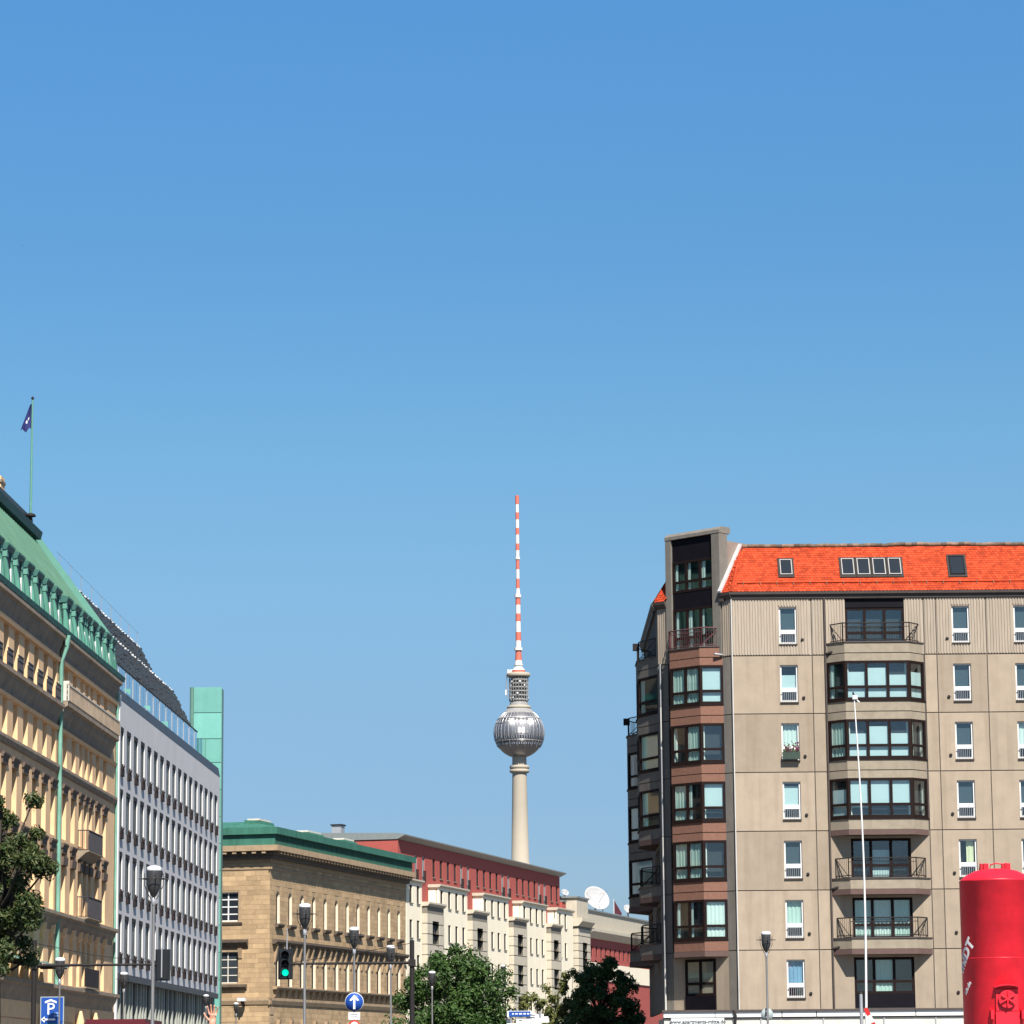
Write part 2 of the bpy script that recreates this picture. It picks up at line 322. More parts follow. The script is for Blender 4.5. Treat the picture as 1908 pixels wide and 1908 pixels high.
# ------------------------------------------------------------------ the limestone hotel with the green dormers
RA = math.atan2(50, 1.2)
hotel = thing('hotel_building', (-22.4, 182, 0), 'long pale yellow limestone building on the left with green copper dormer roof', 'building', RA)
UL = [-43.6, -40.9, -38.2, -35.5, -32.8, -30.1, -27.4, -24.7, -22.05]; UR = [-18.55, -15.8, -7.65, -5.05]; UT = [-13.4, -11.65, -9.95]
holes = []; wins = []
for u in UL+UR+UT:
    w = 1.0 if u in UT else 1.25
    z1 = 20.05 if u in UL else 21.1
    for (a, b, *ar) in ((z1, 22.1), (16.97, 18.7), (13.4, 15.95), (9.75, 12.9), (6.15, 8.66, 1), (.4, 3.9)):
        holes.append((u-w/2, u+w/2, a, b, *ar)); wins.append((u-w/2, a, w, b-a, bool(ar)))
wall(-45.5, -.6, 0, 23.4, holes, .3).put('wall', hotelstone, hotel)
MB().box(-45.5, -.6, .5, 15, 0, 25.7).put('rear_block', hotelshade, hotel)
for (u, z, w, h, ar) in wins: simple_window(hotel, u, z, w, h, .24 if not ar else .26, white_dirty, pane_far, (.5,), (.62,))
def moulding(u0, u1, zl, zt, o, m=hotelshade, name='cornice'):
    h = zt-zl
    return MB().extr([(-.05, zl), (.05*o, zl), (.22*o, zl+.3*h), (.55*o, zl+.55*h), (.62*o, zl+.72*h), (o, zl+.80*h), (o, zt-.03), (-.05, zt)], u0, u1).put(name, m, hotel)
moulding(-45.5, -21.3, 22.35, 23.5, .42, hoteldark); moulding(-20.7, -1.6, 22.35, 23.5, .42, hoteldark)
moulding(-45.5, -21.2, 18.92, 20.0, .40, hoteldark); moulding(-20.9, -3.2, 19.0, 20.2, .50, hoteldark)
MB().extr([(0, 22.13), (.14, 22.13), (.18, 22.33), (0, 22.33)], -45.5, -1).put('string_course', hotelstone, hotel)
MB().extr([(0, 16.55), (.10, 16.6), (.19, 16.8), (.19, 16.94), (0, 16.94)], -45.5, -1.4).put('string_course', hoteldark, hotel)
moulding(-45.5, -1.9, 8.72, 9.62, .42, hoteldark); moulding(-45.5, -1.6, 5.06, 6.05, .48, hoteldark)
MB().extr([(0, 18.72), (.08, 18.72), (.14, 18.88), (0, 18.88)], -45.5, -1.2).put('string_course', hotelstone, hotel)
for z in (.9, 1.75, 2.6, 3.45, 4.3):
    for (a, b) in ((-45.5, -26), (-24, -14.6), (-8.7, -.7)): box(a, b, -.05, 0, z, z+.78).put('stone_course', hotelstone, hotel)
for u in (-25, -14.0, -9.0): MB().lathe([(.22, 0), (.22, 4.4), (.1, 4.9)], 10, (u, -.25)).put('column', hotelstone, hotel)
# stone balcony of the upper right part
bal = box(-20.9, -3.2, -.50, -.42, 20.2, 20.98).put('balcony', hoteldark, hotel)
box(-20.9, -3.2, -.54, -.38, 20.98, 21.06).put('railing', white_dirty, bal)
g = MB()
for i in range(60): g.box(-20.8+i*.3, -20.7+i*.3, -.53, -.50, 20.25, 20.95)
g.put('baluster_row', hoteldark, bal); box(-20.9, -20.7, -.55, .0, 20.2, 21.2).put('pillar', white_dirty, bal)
# wrought iron fronts of the upper windows on the left part
gm = MB()
for i in range(14): gm.box(.02+i*.1, .045+i*.1, -.03, 0, 0, .85)
for z in (0, .22, .62, .85): gm.box(0, 1.35, -.04, .01, z, z+.05)
gm.box(.08, 1.27, .02, .05, .1, .75)
gme = gm.mesh('grille', iron)
for u in UL: link('grille', gme, hotel, (u-.67, -.20, 20.02))
hood = MB(); hood.extr([(0, 0), (.10, 0), (.17, .16), (.17, .24), (0, .24)], -.78, .78); hood.extr([(0, -.28), (.07, -.28), (.1, 0), (0, 0)], -.7, .7); hme = hood.mesh('hood', hoodstone)
apr = MB(); apr.extr([(0, 0), (.12, .05), (.15, .45), (0, .45)], -.7, .7); ame = apr.mesh('apron', hoodstone)
for u in UL+UR+UT:
    k = .8 if u in UT else 1
    link('hood', hme, hotel, (u, 0, 15.93), 0, (k, 1, 1)); link('hood', hme, hotel, (u, 0, 12.95), 0, (k, 1, 1)); link('apron', ame, hotel, (u, 0, 12.05), 0, (k, 1, 1))
km = MB().extr([(0, 0), (.2, .1), (.25, .5), (0, .5)], -.16, .16).mesh('keystone', hotelstone)
for u in UL+UR+UT: link('keystone', km, hotel, (u, 0, 8.45))
# two iron balconies in the middle of the right part
def iron_balcony(z):
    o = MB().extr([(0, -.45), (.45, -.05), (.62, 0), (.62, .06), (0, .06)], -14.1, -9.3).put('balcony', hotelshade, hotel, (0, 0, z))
    b = MB(); b.tube([(-14.05, 0, 1.1), (-14.05, -.58, 1.1), (-9.35, -.58, 1.1), (-9.35, 0, 1.1)], .03, 5); b.tube([(-14.05, 0, .1), (-14.05, -.58, .1), (-9.35, -.58, .1), (-9.35, 0, .1)], .02, 5)
    for i in range(48): b.box(-14.05+i*.1, -14.02+i*.1, -.59, -.57, .05, 1.1)
    for i in range(6): b.box(-14.06, -14.04, -.55+i*.1, -.53+i*.1, .05, 1.1)
    b.box(-13.9, -9.5, -.55, -.54, .12, .85)
    b.put('railing', iron, o)
iron_balcony(13.1); iron_balcony(9.66)
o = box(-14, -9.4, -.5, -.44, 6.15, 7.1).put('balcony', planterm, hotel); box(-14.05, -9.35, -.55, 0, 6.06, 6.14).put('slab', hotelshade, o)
# downpipe
MB().tube([(-20.98, -.5, 23.5), (-20.98, -.42, 22.9), (-20.98, -.16, 22.2), (-20.98, -.16, 6.0)], .11, 7).put('downpipe', pipe_green, hotel)
MB().extr([(.38, 22.95), (.44, 22.95), (.52, 23.3), (.30, 23.3)], -21.12, -20.84).put('hopper', pipe_green, hotel)
MB().tube([(-1.3, -.1, 23), (-1.3, -.1, 6)], .07, 6).put('downpipe', pipe_green, hotel)
# roof
rf = MB(); rf.extr([(-.3, 23.5), (.43, 23.5), (.50, 23.74), (-.3, 23.76)], -45.5, -1.0); rf.put('gutter', copper, hotel)
rf = MB(); rf.extr([(-.38, 23.7), (-.38, 24.6), (-.38, 25.7), (-.6, 25.9), (-4.5, 31.5), (-4.7, 31.5), (-4.7, 23.7)], -45.5, -3.0)
for i in range(60): rf.extr([(-.5, 25.86), (-.46, 25.93), (-4.44, 31.55), (-4.5, 31.5)], -45.4+i*.7, -45.35+i*.7)
rf.put('roof', copper_roof, hotel)
MB().extr([(-.2, 25.72), (-.10, 26.0), (-4.3, 31.75), (-4.75, 31.7), (-4.75, 23.7), (-.3, 23.7)], -2.95, -2.72).put('verge', copper_light, hotel)
MB().extr([(-4.0, 31.3), (-3.9, 31.72), (-4.3, 31.95), (-5.5, 31.95), (-5.5, 31.3)], -45.5, -3.6).put('ridge_moulding', copper_dark, hotel)
rr = box(-45.5, -5.2, 4.4, 5.3, 31.95, 32.45).put('roof_rail', slate, hotel)
ck = at(9, 893, 172); cl_ = (Matrix.Translation((-22.4, 182, 0)) @ Matrix.Rotation(RA, 4, 'Z')).inverted() @ ck; box(cl_.x-1.1, cl_.x, cl_.y, cl_.y+1.2, 31.0, cl_.z).put('chimney', hotelstone, hotel); box(cl_.x-1.2, cl_.x+.05, cl_.y-.05, cl_.y+1.25, cl_.z-.35, cl_.z-.2).put('chimney_band', hotelshade, hotel)
box(-2.6, -1.0, .15, 3.0, 23.7, 24.2).put('end_flashing', copper, hotel)
# dormers, each with two scrolled cheeks
ch = [(-.4, 23.75), (.16, 23.75), (.24, 23.95), (.22, 24.25), (.13, 24.75), (.04, 25.15), (.02, 25.42), (-.4, 25.42)]
def dormer(u, w):
    d = MB().box(-w/2-.28, w/2+.28, .06, .38, 23.72, 25.42).put('dormer', metal_dark, hotel, (u, 0, 0))
    MB().extr(ch, -w/2-.28, -w/2).put('cheek', copper, d); MB().extr(ch, w/2, w/2+.28).put('cheek', copper, d)
    MB().extr([(-.8, 25.42), (.08, 25.42), (.14, 25.5), (.14, 25.56), (.20, 25.62), (.20, 25.72), (-.8, 25.9)], -w/2-.36, w/2+.36).put('cap', copper_dark, d)
    for sx in (-1, 1): box(sx*(w/2+.14)-.17, sx*(w/2+.14)+.17, -.11, .1, 25.1, 25.42).put('capital', copper_light, d)
    box(-w/2, w/2, -.05, -.02, 23.75, 25.42).put('pane', pane_matt, d)
    q = MB(); q.box(w/2-.16, w/2, -.11, -.05, 23.75, 24.7); q.box(-.05, .05, -.10, -.05, 23.75, 24.6); q.box(-w/2, w/2, -.10, -.05, 23.75, 23.9)
    q.put('sash', white, d)
for u in UL+[-18.55, -15.8, -10.0, -7.65, -5.05]: dormer(u, 1.0)
dormer(-13.6, .7); dormer(-12.0, .7); dormer(-3.0, .55)
# glazed canopy over the left part of the ground floor
cn = MB().extr([(0, 7.1), (1.3, 6.75), (1.3, 6.8), (0, 7.15)], -38, -24.5).put('glass_canopy', mint, hotel)
for i in range(8): box(-37.5+i*1.8, -37.42+i*1.8, -1.3, 0, 6.7, 6.76).put('canopy_rib', metal_dark, cn)

fp = at(57, 962, 176)
pole = thing('flagpole', (fp.x, fp.y, 31.9), 'tall thin pale green flagpole standing on the roof of the limestone building', 'flagpole')
MB().tube([(0, 0, 0), (0, 0, 6.9)], [.075, .05], 7).put('pole', copper_light, pole)
MB().lathe([(.03, 6.9), (.1, 7.0), (.03, 7.1)], 8).put('finial', metal_dark, pole)
MB().lathe([(.14, 0), (.1, .25), (.3, .3), (.26, .42), (.08, .5)], 10).put('base', metal_dark, pole)
fb = MB()
NX, NZ = 6, 10
for i in range(NX):
    for j in range(NZ):
        def P(i, j):
            t = i/NX; q = j/NZ
            return (-.05-.62*t*(.12+.88*q)*(1-.25*max(0, q-.75)*4*(1-t)), .07*math.sin(5*t+2.5*q), 6.72-1.5*q-.1*t+.13*math.sin(9*t)*q)
        fb.poly([P(i, j), P(i, j+1), P(i+1, j+1), P(i+1, j)], 1 if (i in (2, 3) and j in (5, 6) and (i+j) % 2) else 0, True)
prop(fb.put('flag', [flagm, white], None, (fp.x, fp.y, 31.9)), 'dark blue flag hanging limp from the rooftop flagpole', 'flag')

# ------------------------------------------------------------------ the pale grey office house with the mint glass tower
office = thing('office_building', (-22.4, 182, 0), 'pale grey building with rows of narrow windows and a mint glass stair tower', 'building', RA)
UO = [1.1+2.893*i for i in range(17)]; ZO = [21.2, 17.66, 14.12, 10.6]
wall(-.3, 49.7, 7.3, 22.75, [(u-.82, u+.82, z-2.45, z) for u in UO for z in ZO], .09, mr=1).put('wall', [officewall, office_reveal], office)
MB().box(-.3, 49.7, .5, 16, 0, 22.7).put('rear_block', officewall, office)
curt = mat('office_pane', (.10, .12, .125), rough=.45, var=.35, scale=.9, rand=.5, spec=.15)
fo = frame_mesh('office', 1.64, 2.45, [.6], [], .06, .05, metal_dark)
hd = MB().box(.1, 1.5, -.03, .12, 2.2, 2.44).mesh('head_shade_box', metal_dark)  # dark box standing in for the shadow under the window head
jb = MB().box(1.58, 1.64, -.02, .045, .05, 2.1).mesh('jamb', white)
pb = MB(); pb.box(.3, 1.3, -.13, -.01, -.36, .02)
for i in range(18):
    q = .35+R.random()*.9; pb.tube([(q, -.1, 0), (q+R.uniform(-.1, .1), -.1+R.uniform(-.12, .05), R.uniform(.1, .34))], [.05, .02], 4)
pbm = pb.mesh('window_box', planterm)
for u in UO:
    for z in ZO:
        w = link('window', fo, office, (u-.82, .07, z-2.45))
        link('pane', plate('o', 1.6, 2.4, curt, 'pane'), w, (.02, .02, .02))
        link('head_shade_box', hd, w, (0, -.07, 0)); link('jamb', jb, w, (0, -.07, 0)); link('window_box', pbm, w, (0, -.07, 0))
MB().box(-.3, 49.7, -.02, 3, 6.93, 7.28).put('soffit', slate, office)
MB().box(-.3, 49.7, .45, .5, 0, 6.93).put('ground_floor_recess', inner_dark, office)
fin = MB().box(0, .34, .30, .45, 0, 6.93).mesh('fin', fin_stone); finp = MB().box(0, .5, .37, .43, 0, 6.93).mesh('panel', planterm)
u = .2
while u < 49:
    link('fin', fin, office, (u, .0, 0)); link('panel', finp, office, (u+.36, .0, 0))
    u += R.choice([1.15, 1.15, 1.55, 2.1])
box(-.45, -.05, -.12, .3, 0, 22.9).put('corner_fin', white, office)
MB().extr([(-.02, 22.75), (.02, 22.75), (-.10, 23.36), (-.3, 23.36)], -.3, 49.7).put('slate_parapet', slate, office)
tr = MB().box(0, 44, 2.6, 2.7, 22.7, 26.5).put('terrace_wall', louvre, office)
for i in range(27):
    pn = box(.6+i*1.5, 2.02+i*1.5, .60, .62, 23.3, 25.05).put('balustrade_pane', railglass, office)
    if i % 2 == 0: box(0, .08, -.03, .03, 0, 1.8).put('post', metal_grey, office, (.52+i*1.5, .6, 23.3))
MB().tube([(.4, .6, 25.1), (41.2, .6, 25.1)], .05, 5).put('handrail', metal_dark, office)
for i in range(10): MB().tube([(37.2+i*.42, .75, 23.3), (37.2+i*.42, .75, 24.9)], .04, 5).put('railing_bar', white, office)
box(41.5, 41.62, .3, .7, 23.3, 24.7).put('glass_end', railglass, office)
for (x, y) in ((241, 1290), (278, 1321), (311, 1350)):
    for uu in (3,):
        d = Vector(at(x, y, 200))-Vector((0, 0, 1.6)); n = Vector((1, -.024, 0)); t = ((Vector((-22.4, 182, 0))-Vector((0, 0, 1.6))).dot(n))/d.dot(n); Q = Vector((0, 0, 1.6))+d*t
        ul = (Q-Vector((-22.4, 182, 0))).dot(Vector((.024, 1, 0)))
        MB().extr([(.12, .15), (-.30, .15), (.12, -.22)], -.04, .04).put('gusset', mint, office, (ul-.4, 0, Q.z))
for (ua, ub, zt_) in ((.5, 3.5, 25.0), (28, 36, 24.6), (15, 18, 24.4)):     # potted greenery on the terrace
    pt = MB()
    for i in range(500):
        c = Vector((R.uniform(ua, ub), R.uniform(1.2, 2.4), 23.2+(zt_-23.2)*R.random()**.7)); a_ = Vector((R.gauss(0, 1), R.gauss(0, 1), R.gauss(0, 1))).normalized()*.16; b_ = a_.orthogonal().normalized()*.1
        pt.poly([c-a_, c-b_, c+a_, c+b_])
    o = pt.put('terrace_planting', leaf_b, office); o['kind'] = 'stuff'
for i in range(7): MB().lathe([(.03, 22.7), (.03, 24.9), (.9, 24.9), (.05, 25.4)], 4, (4+i*3.4, 1.9)).put('parasol', white_dirty if i % 2 else slate, office)
# shimmering roof of stacked louvres in two tiers
def louvres(u0, u1, o0, z0, o1, z1, n):
    t = MB().extr([(o0-.35, z0-.1), (o0-.2, z0-.1), (o1-.2, z1-.1), (o1-.6, z1-.1)], u0, u1).put('louvre_roof', inner_dark, office)
    b = MB(); dots = MB()
    for k in range(n):
        f = (k+.5)/n; o = o0+(o1-o0)*f; z = z0+(z1-z0)*f; x = u0+.1
        while x < u1-.2:
            w = R.uniform(.5, .9); dz = R.uniform(-.08, .08); b.box(x, x+w*.62, -o-.1, -o+.04, z-.10+dz, z+.06+dz); x += w
    b2 = b.put('louvre_slats', louvre, t); b2['kind'] = 'stuff'
    x = u0
    while x < u1: dots.box(x, x+.16, -o1-.05, -o1+.12, z1-.15, z1+.12); x += 1.05
    d2 = dots.put('louvre_brackets', white, t); d2['kind'] = 'stuff'
louvres(-.2, 39.6, -.9, 25.3, -2.1, 27.7, 9); louvres(-.2, 33, -2.5, 28.0, -3.5, 29.9, 6)
hw = MB(); hw.tube([(-.2, 3.7, 31.2), (33.5, 3.7, 31.0)], .012, 4)
for i in range(9): hw.tube([(1+i*4, 3.7, 29.9), (1+i*4, 3.7, 31.2-i*.02)], .02, 4)
hw.put('safety_line', metal_grey, office)
for i in range(12): box(0, .7, 0, .15, 0, .14).put('roof_light', white, office, (R.uniform(1, 32), 3.6, 30.0))
# mint glass slab at the far end
mt = MB().box(0, 2.05, .06, 1.3, 0, 29.3).put('stair_tower', mint_side, office)
mt.matrix_parent_inverse = Matrix.Identity(4)
inv = Matrix.Translation((-22.4, 182, 0)) @ Matrix.Rotation(RA, 4, 'Z')
mt.matrix_local = inv.inverted() @ Matrix.Translation((-23.25, 233, 0))
js = [29.42]+[at(390, y, 233).z for y in (1328, 1376.5, 1421)]
while js[-1] > 2.5: js.append(js[-1]-1.95)
js[-1] = 0
for i in range(len(js)-1):
    if i < 2: box(0, 2.02, 0, .06, js[i+1]+.025, js[i]-.025).put('glass_panel', mint, mt)
    else:
        box(0, .86, 0, .06, js[i+1]+.025, js[i]-.025).put('glass_panel', mint, mt); box(.885, 2.02, 0, .06, js[i+1]+.025, js[i]-.025).put('glass_panel', mint, mt)
MB().tube([(-.14, .16, 0), (-.14, .16, 29.4)], .17, 10).put('corner_tube', mint_side, mt)

# ------------------------------------------------------------------ the sandstone house with the green roof
RB = math.pi/2-rad(14.5)
sh = thing('sandstone_building', (-18.95, 250, 0), 'brown sandstone building with green copper roof right of the mint glass tower', 'building', RB)
US = [1.95+2.99*i for i in range(12)]
hs_ = []
for u in US: hs_ += [(u-.42, u+.42, 13.15, 15.65, 1), (u-.5, u+.5, 8.3, 10.75), (u-.45, u+.45, 2.2, 5.0)]
LF = 12.0
hf_ = [(LF-x-1.75, LF-x, a, b) for x in (2.57, 7.2) for (a, b) in ((13.28, 15.53), (8.55, 10.95), (2.6, 5.3))]
wall(0, 37, 0, 18.3, hs_, .26, mr=1).put('wall', [sand_plain, reveal_l], sh)
FR = (0, LF, 0)
wall(0, LF, 0, 18.3, hf_, .3, mr=1).put('front_wall', [sand_plain, reveal_l], sh, FR, -math.pi/2)
MB().box(.6, 36.8, .6, LF, 0, 18.6).put('rear_block', sand_plain, sh)
def stones(L, holes, far, nmax):
    """ashlar: single stones proud of the wall, nearest first; the rest joined"""
    out = []; z = 0.02; row = 0
    while z < 17.75:
        h = .36; x = far[0]+(0 if row % 2 else -.45)
        while x < far[1]:
            w = R.uniform(.75, 1.25); a, b = max(x, far[0]), min(x+w, far[1])
            segs = [(a, b)]
            for H in holes:
                if H[2]-.05 < z+h and H[3]+.05 > z:
                    ns = []
                    for (p, q) in segs:
                        if H[0]-.08 > p: ns.append((p, min(q, H[0]-.08)))
                        if H[1]+.08 < q: ns.append((max(p, H[1]+.08), q))
                    segs = ns
            out += [(p, q, z) for p, q in segs if q-p > .12]; x += w
        z += h+.012; row += 1
    return out
st = MB().box(0, 1, -.022, .01, 0, .36).mesh('stone', sand)
nst = 0
fs = [s for s in stones(LF, hf_, (LF-4.6, LF), 0)]
for (p, q, z) in fs:
    if nst < 190 and z > 3.5: link('stone', st, sh, (0, LF-p, z), -math.pi/2, (q-p-.012, 1, 1)); nst += 1
ss = stones(37, hs_, (0, 37), 0); rest = MB()
near = sorted([s for s in ss if s[2] > 7.5], key=lambda s: s[0])[:300-nst]; ns = set(near)
for (p, q, z) in near: link('stone', st, sh, (p, 0, z), 0, (q-p-.012, 1, 1))
for (p, q, z) in ss:
    if (p, q, z) not in ns: rest.box(p, q-.012, -.022, .01, z, z+.36)
rs = rest.put('stone_facing', sand, sh); rs['kind'] = 'stuff'
for u in US:
    simple_window(sh, u-.42, 13.15, .84, 2.5, .2, darkframe, pane_far, (.5,), (.6,)); simple_window(sh, u-.5, 8.3, 1.0, 2.45, .2, darkframe, pane_far, (.5,), (.6,)); simple_window(sh, u-.45, 2.2, .9, 2.8, .2, darkframe, pane_dk, (.5,))
for (a, b, c, d) in hf_:
    up = c > 12; o = simple_window(sh, 0, c, b-a, d-c, 0, white if up else white_dirty, pane_dk if up else pane_far, (.5,), (.25, .5, .75), -math.pi/2, t=.09 if up else .07)
    o.location = (.2, LF-a, c)
# mouldings; fr(…) = on the side that faces the viewer
def shm(prof, a, b, m=sand_plain, name='moulding', front=False): return MB().extr(prof, a, b).put(name, m, sh, FR if front else (0, 0, 0), -math.pi/2 if front else 0)
for u in US:
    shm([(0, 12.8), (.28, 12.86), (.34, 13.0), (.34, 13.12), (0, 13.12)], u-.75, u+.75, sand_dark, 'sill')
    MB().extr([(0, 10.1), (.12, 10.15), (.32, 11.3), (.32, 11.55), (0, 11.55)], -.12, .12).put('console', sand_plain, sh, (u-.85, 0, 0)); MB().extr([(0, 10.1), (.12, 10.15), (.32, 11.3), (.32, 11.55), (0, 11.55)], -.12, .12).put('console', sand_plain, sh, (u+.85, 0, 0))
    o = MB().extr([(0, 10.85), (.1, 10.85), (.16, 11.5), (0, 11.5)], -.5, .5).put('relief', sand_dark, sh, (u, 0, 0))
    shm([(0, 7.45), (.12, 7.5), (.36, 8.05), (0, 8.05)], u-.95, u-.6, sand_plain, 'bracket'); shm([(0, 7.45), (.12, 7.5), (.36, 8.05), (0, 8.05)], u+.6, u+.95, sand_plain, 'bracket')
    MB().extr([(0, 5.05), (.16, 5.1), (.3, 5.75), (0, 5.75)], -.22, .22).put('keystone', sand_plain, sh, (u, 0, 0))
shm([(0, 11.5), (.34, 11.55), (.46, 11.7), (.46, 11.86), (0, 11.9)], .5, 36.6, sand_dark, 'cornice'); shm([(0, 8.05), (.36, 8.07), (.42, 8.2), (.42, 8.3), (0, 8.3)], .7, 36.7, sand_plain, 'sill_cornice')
for front in (False, True):
    e = LF+.2 if front else 37
    s0 = 0 if front else -.2
    shm([(0, 6.85), (.1, 6.9), (.2, 7.2), (.2, 7.4), (0, 7.42)], s0, e, sand_plain, 'string_course', front)
    shm([(0, 17.2), (.08, 17.24), (.1, 17.38), (0, 17.42)], s0, e, sand_plain, 'string_course', front)
    for z in (6.1, 5.4, 4.7, 4.0, 3.3, 2.6, 1.9, 1.2): shm([(0, z), (.07, z+.03), (.07, z+.6), (0, z+.63)], (0 if front else 0), (LF-5.6 if front else .9), sand_plain, 'stone_course', front)
for x in (2.57, 7.2):
    p0, p1 = LF-x-1.75, LF-x
    shm([(0, 11.2), (.12, 11.25), (.42, 11.65), (.45, 11.85), (0, 11.9)], p0-.6, p1+.85, sand_dark, 'hood', True)
    shm([(0, 8.0), (.1, 8.05), (.36, 8.25), (.36, 8.45), (0, 8.45)], p0-.5, p1+.75, sand_dark, 'sill', True); shm([(0, 13.0), (.1, 13.02), (.16, 13.2), (0, 13.2)], p0-.3, p1+.35, sand_dark, 'sill', True)
    for q in (p0-.25, p1+.2): shm([(0, 10.4), (.1, 10.45), (.28, 11.2), (0, 11.2)], q-.14, q+.14, sand_plain, 'console', True)
    shm([(0, 13.2), (.05, 13.2), (.05, 15.75), (0, 15.75)], p0-.22, p0-.06, sand_plain, 'surround', True); shm([(0, 13.2), (.05, 13.2), (.05, 15.75), (0, 15.75)], p1+.06, p1+.22, sand_plain, 'surround', True)
def ring(o, z0, z1, m, name, xe=36.9): return box(-o, xe, -o, LF+o, z0, z1).put(name, m, sh)
ring(.12, 17.75, 18.05, sand_plain, 'cornice_bed'); ring(.42, 18.05, 18.3, sand_dark, 'cornice_bed'); ring(.92, 18.62, 19.05, sand_plain, 'cornice', 37.2); ring(.55, 18.3, 18.62, sand_dark, 'cornice_bed')
de = MB()
for i in range(46): de.box(.1+i*.8, .42+i*.8, -.85, -.5, 18.42, 18.62)
de.put('dentils', sand_plain, sh)['kind'] = 'stuff'; df = MB()
for i in range(16): df.box(LF-.4-i*.8, LF-.08-i*.8, -.85, -.5, 18.42, 18.62)
df.put('dentils', sand_plain, sh, FR, -math.pi/2)['kind'] = 'stuff'
ring(.62, 19.05, 19.9, greenroof, 'copper_band', 37.0); ring(.86, 19.9, 20.43, greenroof, 'copper_eaves', 37.4)
rb = MB()
for i in range(110): rb.box(-.4+i*.34, -.33+i*.34, -.66, -.60, 19.1, 19.86)
rb.put('copper_ribs', greenroof_dk, sh)['kind'] = 'stuff'
rr = MB(); o = .75
pts = [(-o, -o), (37.2, -o), (37.2, LF+o), (-o, LF+o)]; top = [(2.6, 2.6), (36.5, 2.6), (36.5, LF-2), (2.6, LF-2)]
for i in range(4):
    j = (i+1) % 4; rr.poly([(*pts[i], 20.43), (*pts[j], 20.43), (*top[j], 21.15), (*top[i], 21.15)])
rr.poly([(*p, 21.15) for p in top]); rr.put('roof', greenroof, sh)
for (u, v, l) in ((1.4, 1.2, 3.0), (14.5, 1.5, 3.6), (24, 1.4, 3.0)):
    s = MB().extr([(-v+.2, 20.5), (-v, 21.1), (-v-1.4, 21.2), (-v-1.4, 20.5)], u, u+l).put('roof_hatch', greenroof, sh); box(u+.1, u+l-.1, v+.2, v+1.2, 21.16, 21.30).put('lid', white_dirty, s)
cm = box(LF-2.3, LF-1.7, -.9, -.5, 7.15, 7.4).put('security_camera', white, sh, FR, -math.pi/2); box(LF-2.05, LF-1.95, -.8, 0, 6.8, 7.15).put('bracket', metal_dark, cm, (0, 0, 0))

# ------------------------------------------------------------------ the red and cream apartment house
dB = Vector((math.sin(rad(14.5)), math.cos(rad(14.5)), 0))
rp = Vector((-18.95, 250, 0))+dB*37
rh = thing('apartment_building', rp, 'cream apartment building with red attic storey and grey rusticated bays', 'building', RB)
blocks = [(.25, 5.2), (10.8, 20.6), (26.2, 36.0), (41.5, 51.4), (56.0, 63.2)]
bw = [[1.7, 4.0], [11.75, 14.35, 16.8, 19.25], [27.15, 29.75, 32.15, 34.6], [42.4, 45.0, 47.45, 49.8], [57.5, 59.9]]
ZR = [18.1, 15.03, 11.97, 8.9, 5.85]
for (a, b), ws in zip(blocks, bw):
    H = [(u-.46, u+.46, z-1.58, z) for u in ws for z in ZR]
    o = wall(a, b, 0, 18.35, H, .13).box(a, b, .18, .3, 0, 18.3)
    o.poly([(a, 0, 0), (a, 1.2, 0), (a, 1.2, 18.35), (a, 0, 18.35)]); o.poly([(b, 0, 0), (b, 1.2, 0), (b, 1.2, 18.35), (b, 0, 18.35)])
    o.put('wall_block', cream, rh)
    MB().extr([(-1.2, 18.35), (.06, 18.35), (.22, 18.5), (.22, 18.62), (-1.2, 18.62)], a-.2, b+.2).put('parapet_ledge', rustic, rh)
    for (u0_, u1_, z0_, z1_) in H:
        simple_window(rh, u0_, z0_, .92, 1.58, .08, metal_dark, pane_far, (.5,), ()); box(u0_-.06, u1_+.06, -.09, 0, z0_-.08, z0_).put('sill', rustic_joint, rh)
gaps = [(5.25, 10.75), (20.65, 26.15), (36.05, 41.45), (51.45, 55.95)]
AW = []
for k, (a, b) in enumerate(gaps):
    c = (a+b)/2
    hz = [(c-1.1, c+1.1, z, z+2.05) for z in (13.05, 10.0, 6.95)] + [(c-1.6, c+1.6, 0, 6.2)]
    for i in range(18):
        z0_, z1_ = i*.93, i*.93+.845
        if z1_ > 16.6: break
        hh = [(h[0], h[1], max(h[2], z0_), min(h[3], z1_)) for h in hz if h[2] < z1_-.02 and h[3] > z0_+.02]
        m = wall(a, b, z0_, z1_, hh, .3, edge=.9); m.put('stone_course', rustic, rh, (0, -.5, 0))
    wall(a+.02, b-.02, 0, 16.4, hz, .2, edge=.6).put('bay_core', rustic_joint, rh, (0, -.46, 0))
    MB().extr([(-.6, 16.35), (.55, 16.4), (.72, 16.6), (.72, 16.76), (-1.0, 16.76)], a-.1, b+.1).put('bay_ledge', rustic, rh)
    for h in hz[:3]: simple_window(rh, h[0], h[2], 2.2, 2.05, -.24, planterm, pane_far, (.33, .66), ())
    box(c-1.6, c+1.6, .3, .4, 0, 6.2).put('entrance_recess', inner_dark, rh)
    AW += [(c-1.2, 1), (c+1.2, 1)]
    for q in range(4): AW.append((b+1.9+q*2.42, 0))
AW = [(u, f) for u, f in AW if u < 61]
AH = [(u-.45, u+.45, 18.75 if f else 19.35, 21.05) for u, f in AW]
aw = wall(1.0, 61.5, 14.5, 22.1, AH, .12); aw.poly([(1.0, 0, 14.5), (1.0, 11, 14.5), (1.0, 11, 22.1), (1.0, 0, 22.1)]); aw.poly([(61.5, 0, 14.5), (61.5, 11, 14.5), (61.5, 11, 22.1), (61.5, 0, 22.1)])
aw.put('attic_wall', redwall, rh, (0, 1.0, 0))
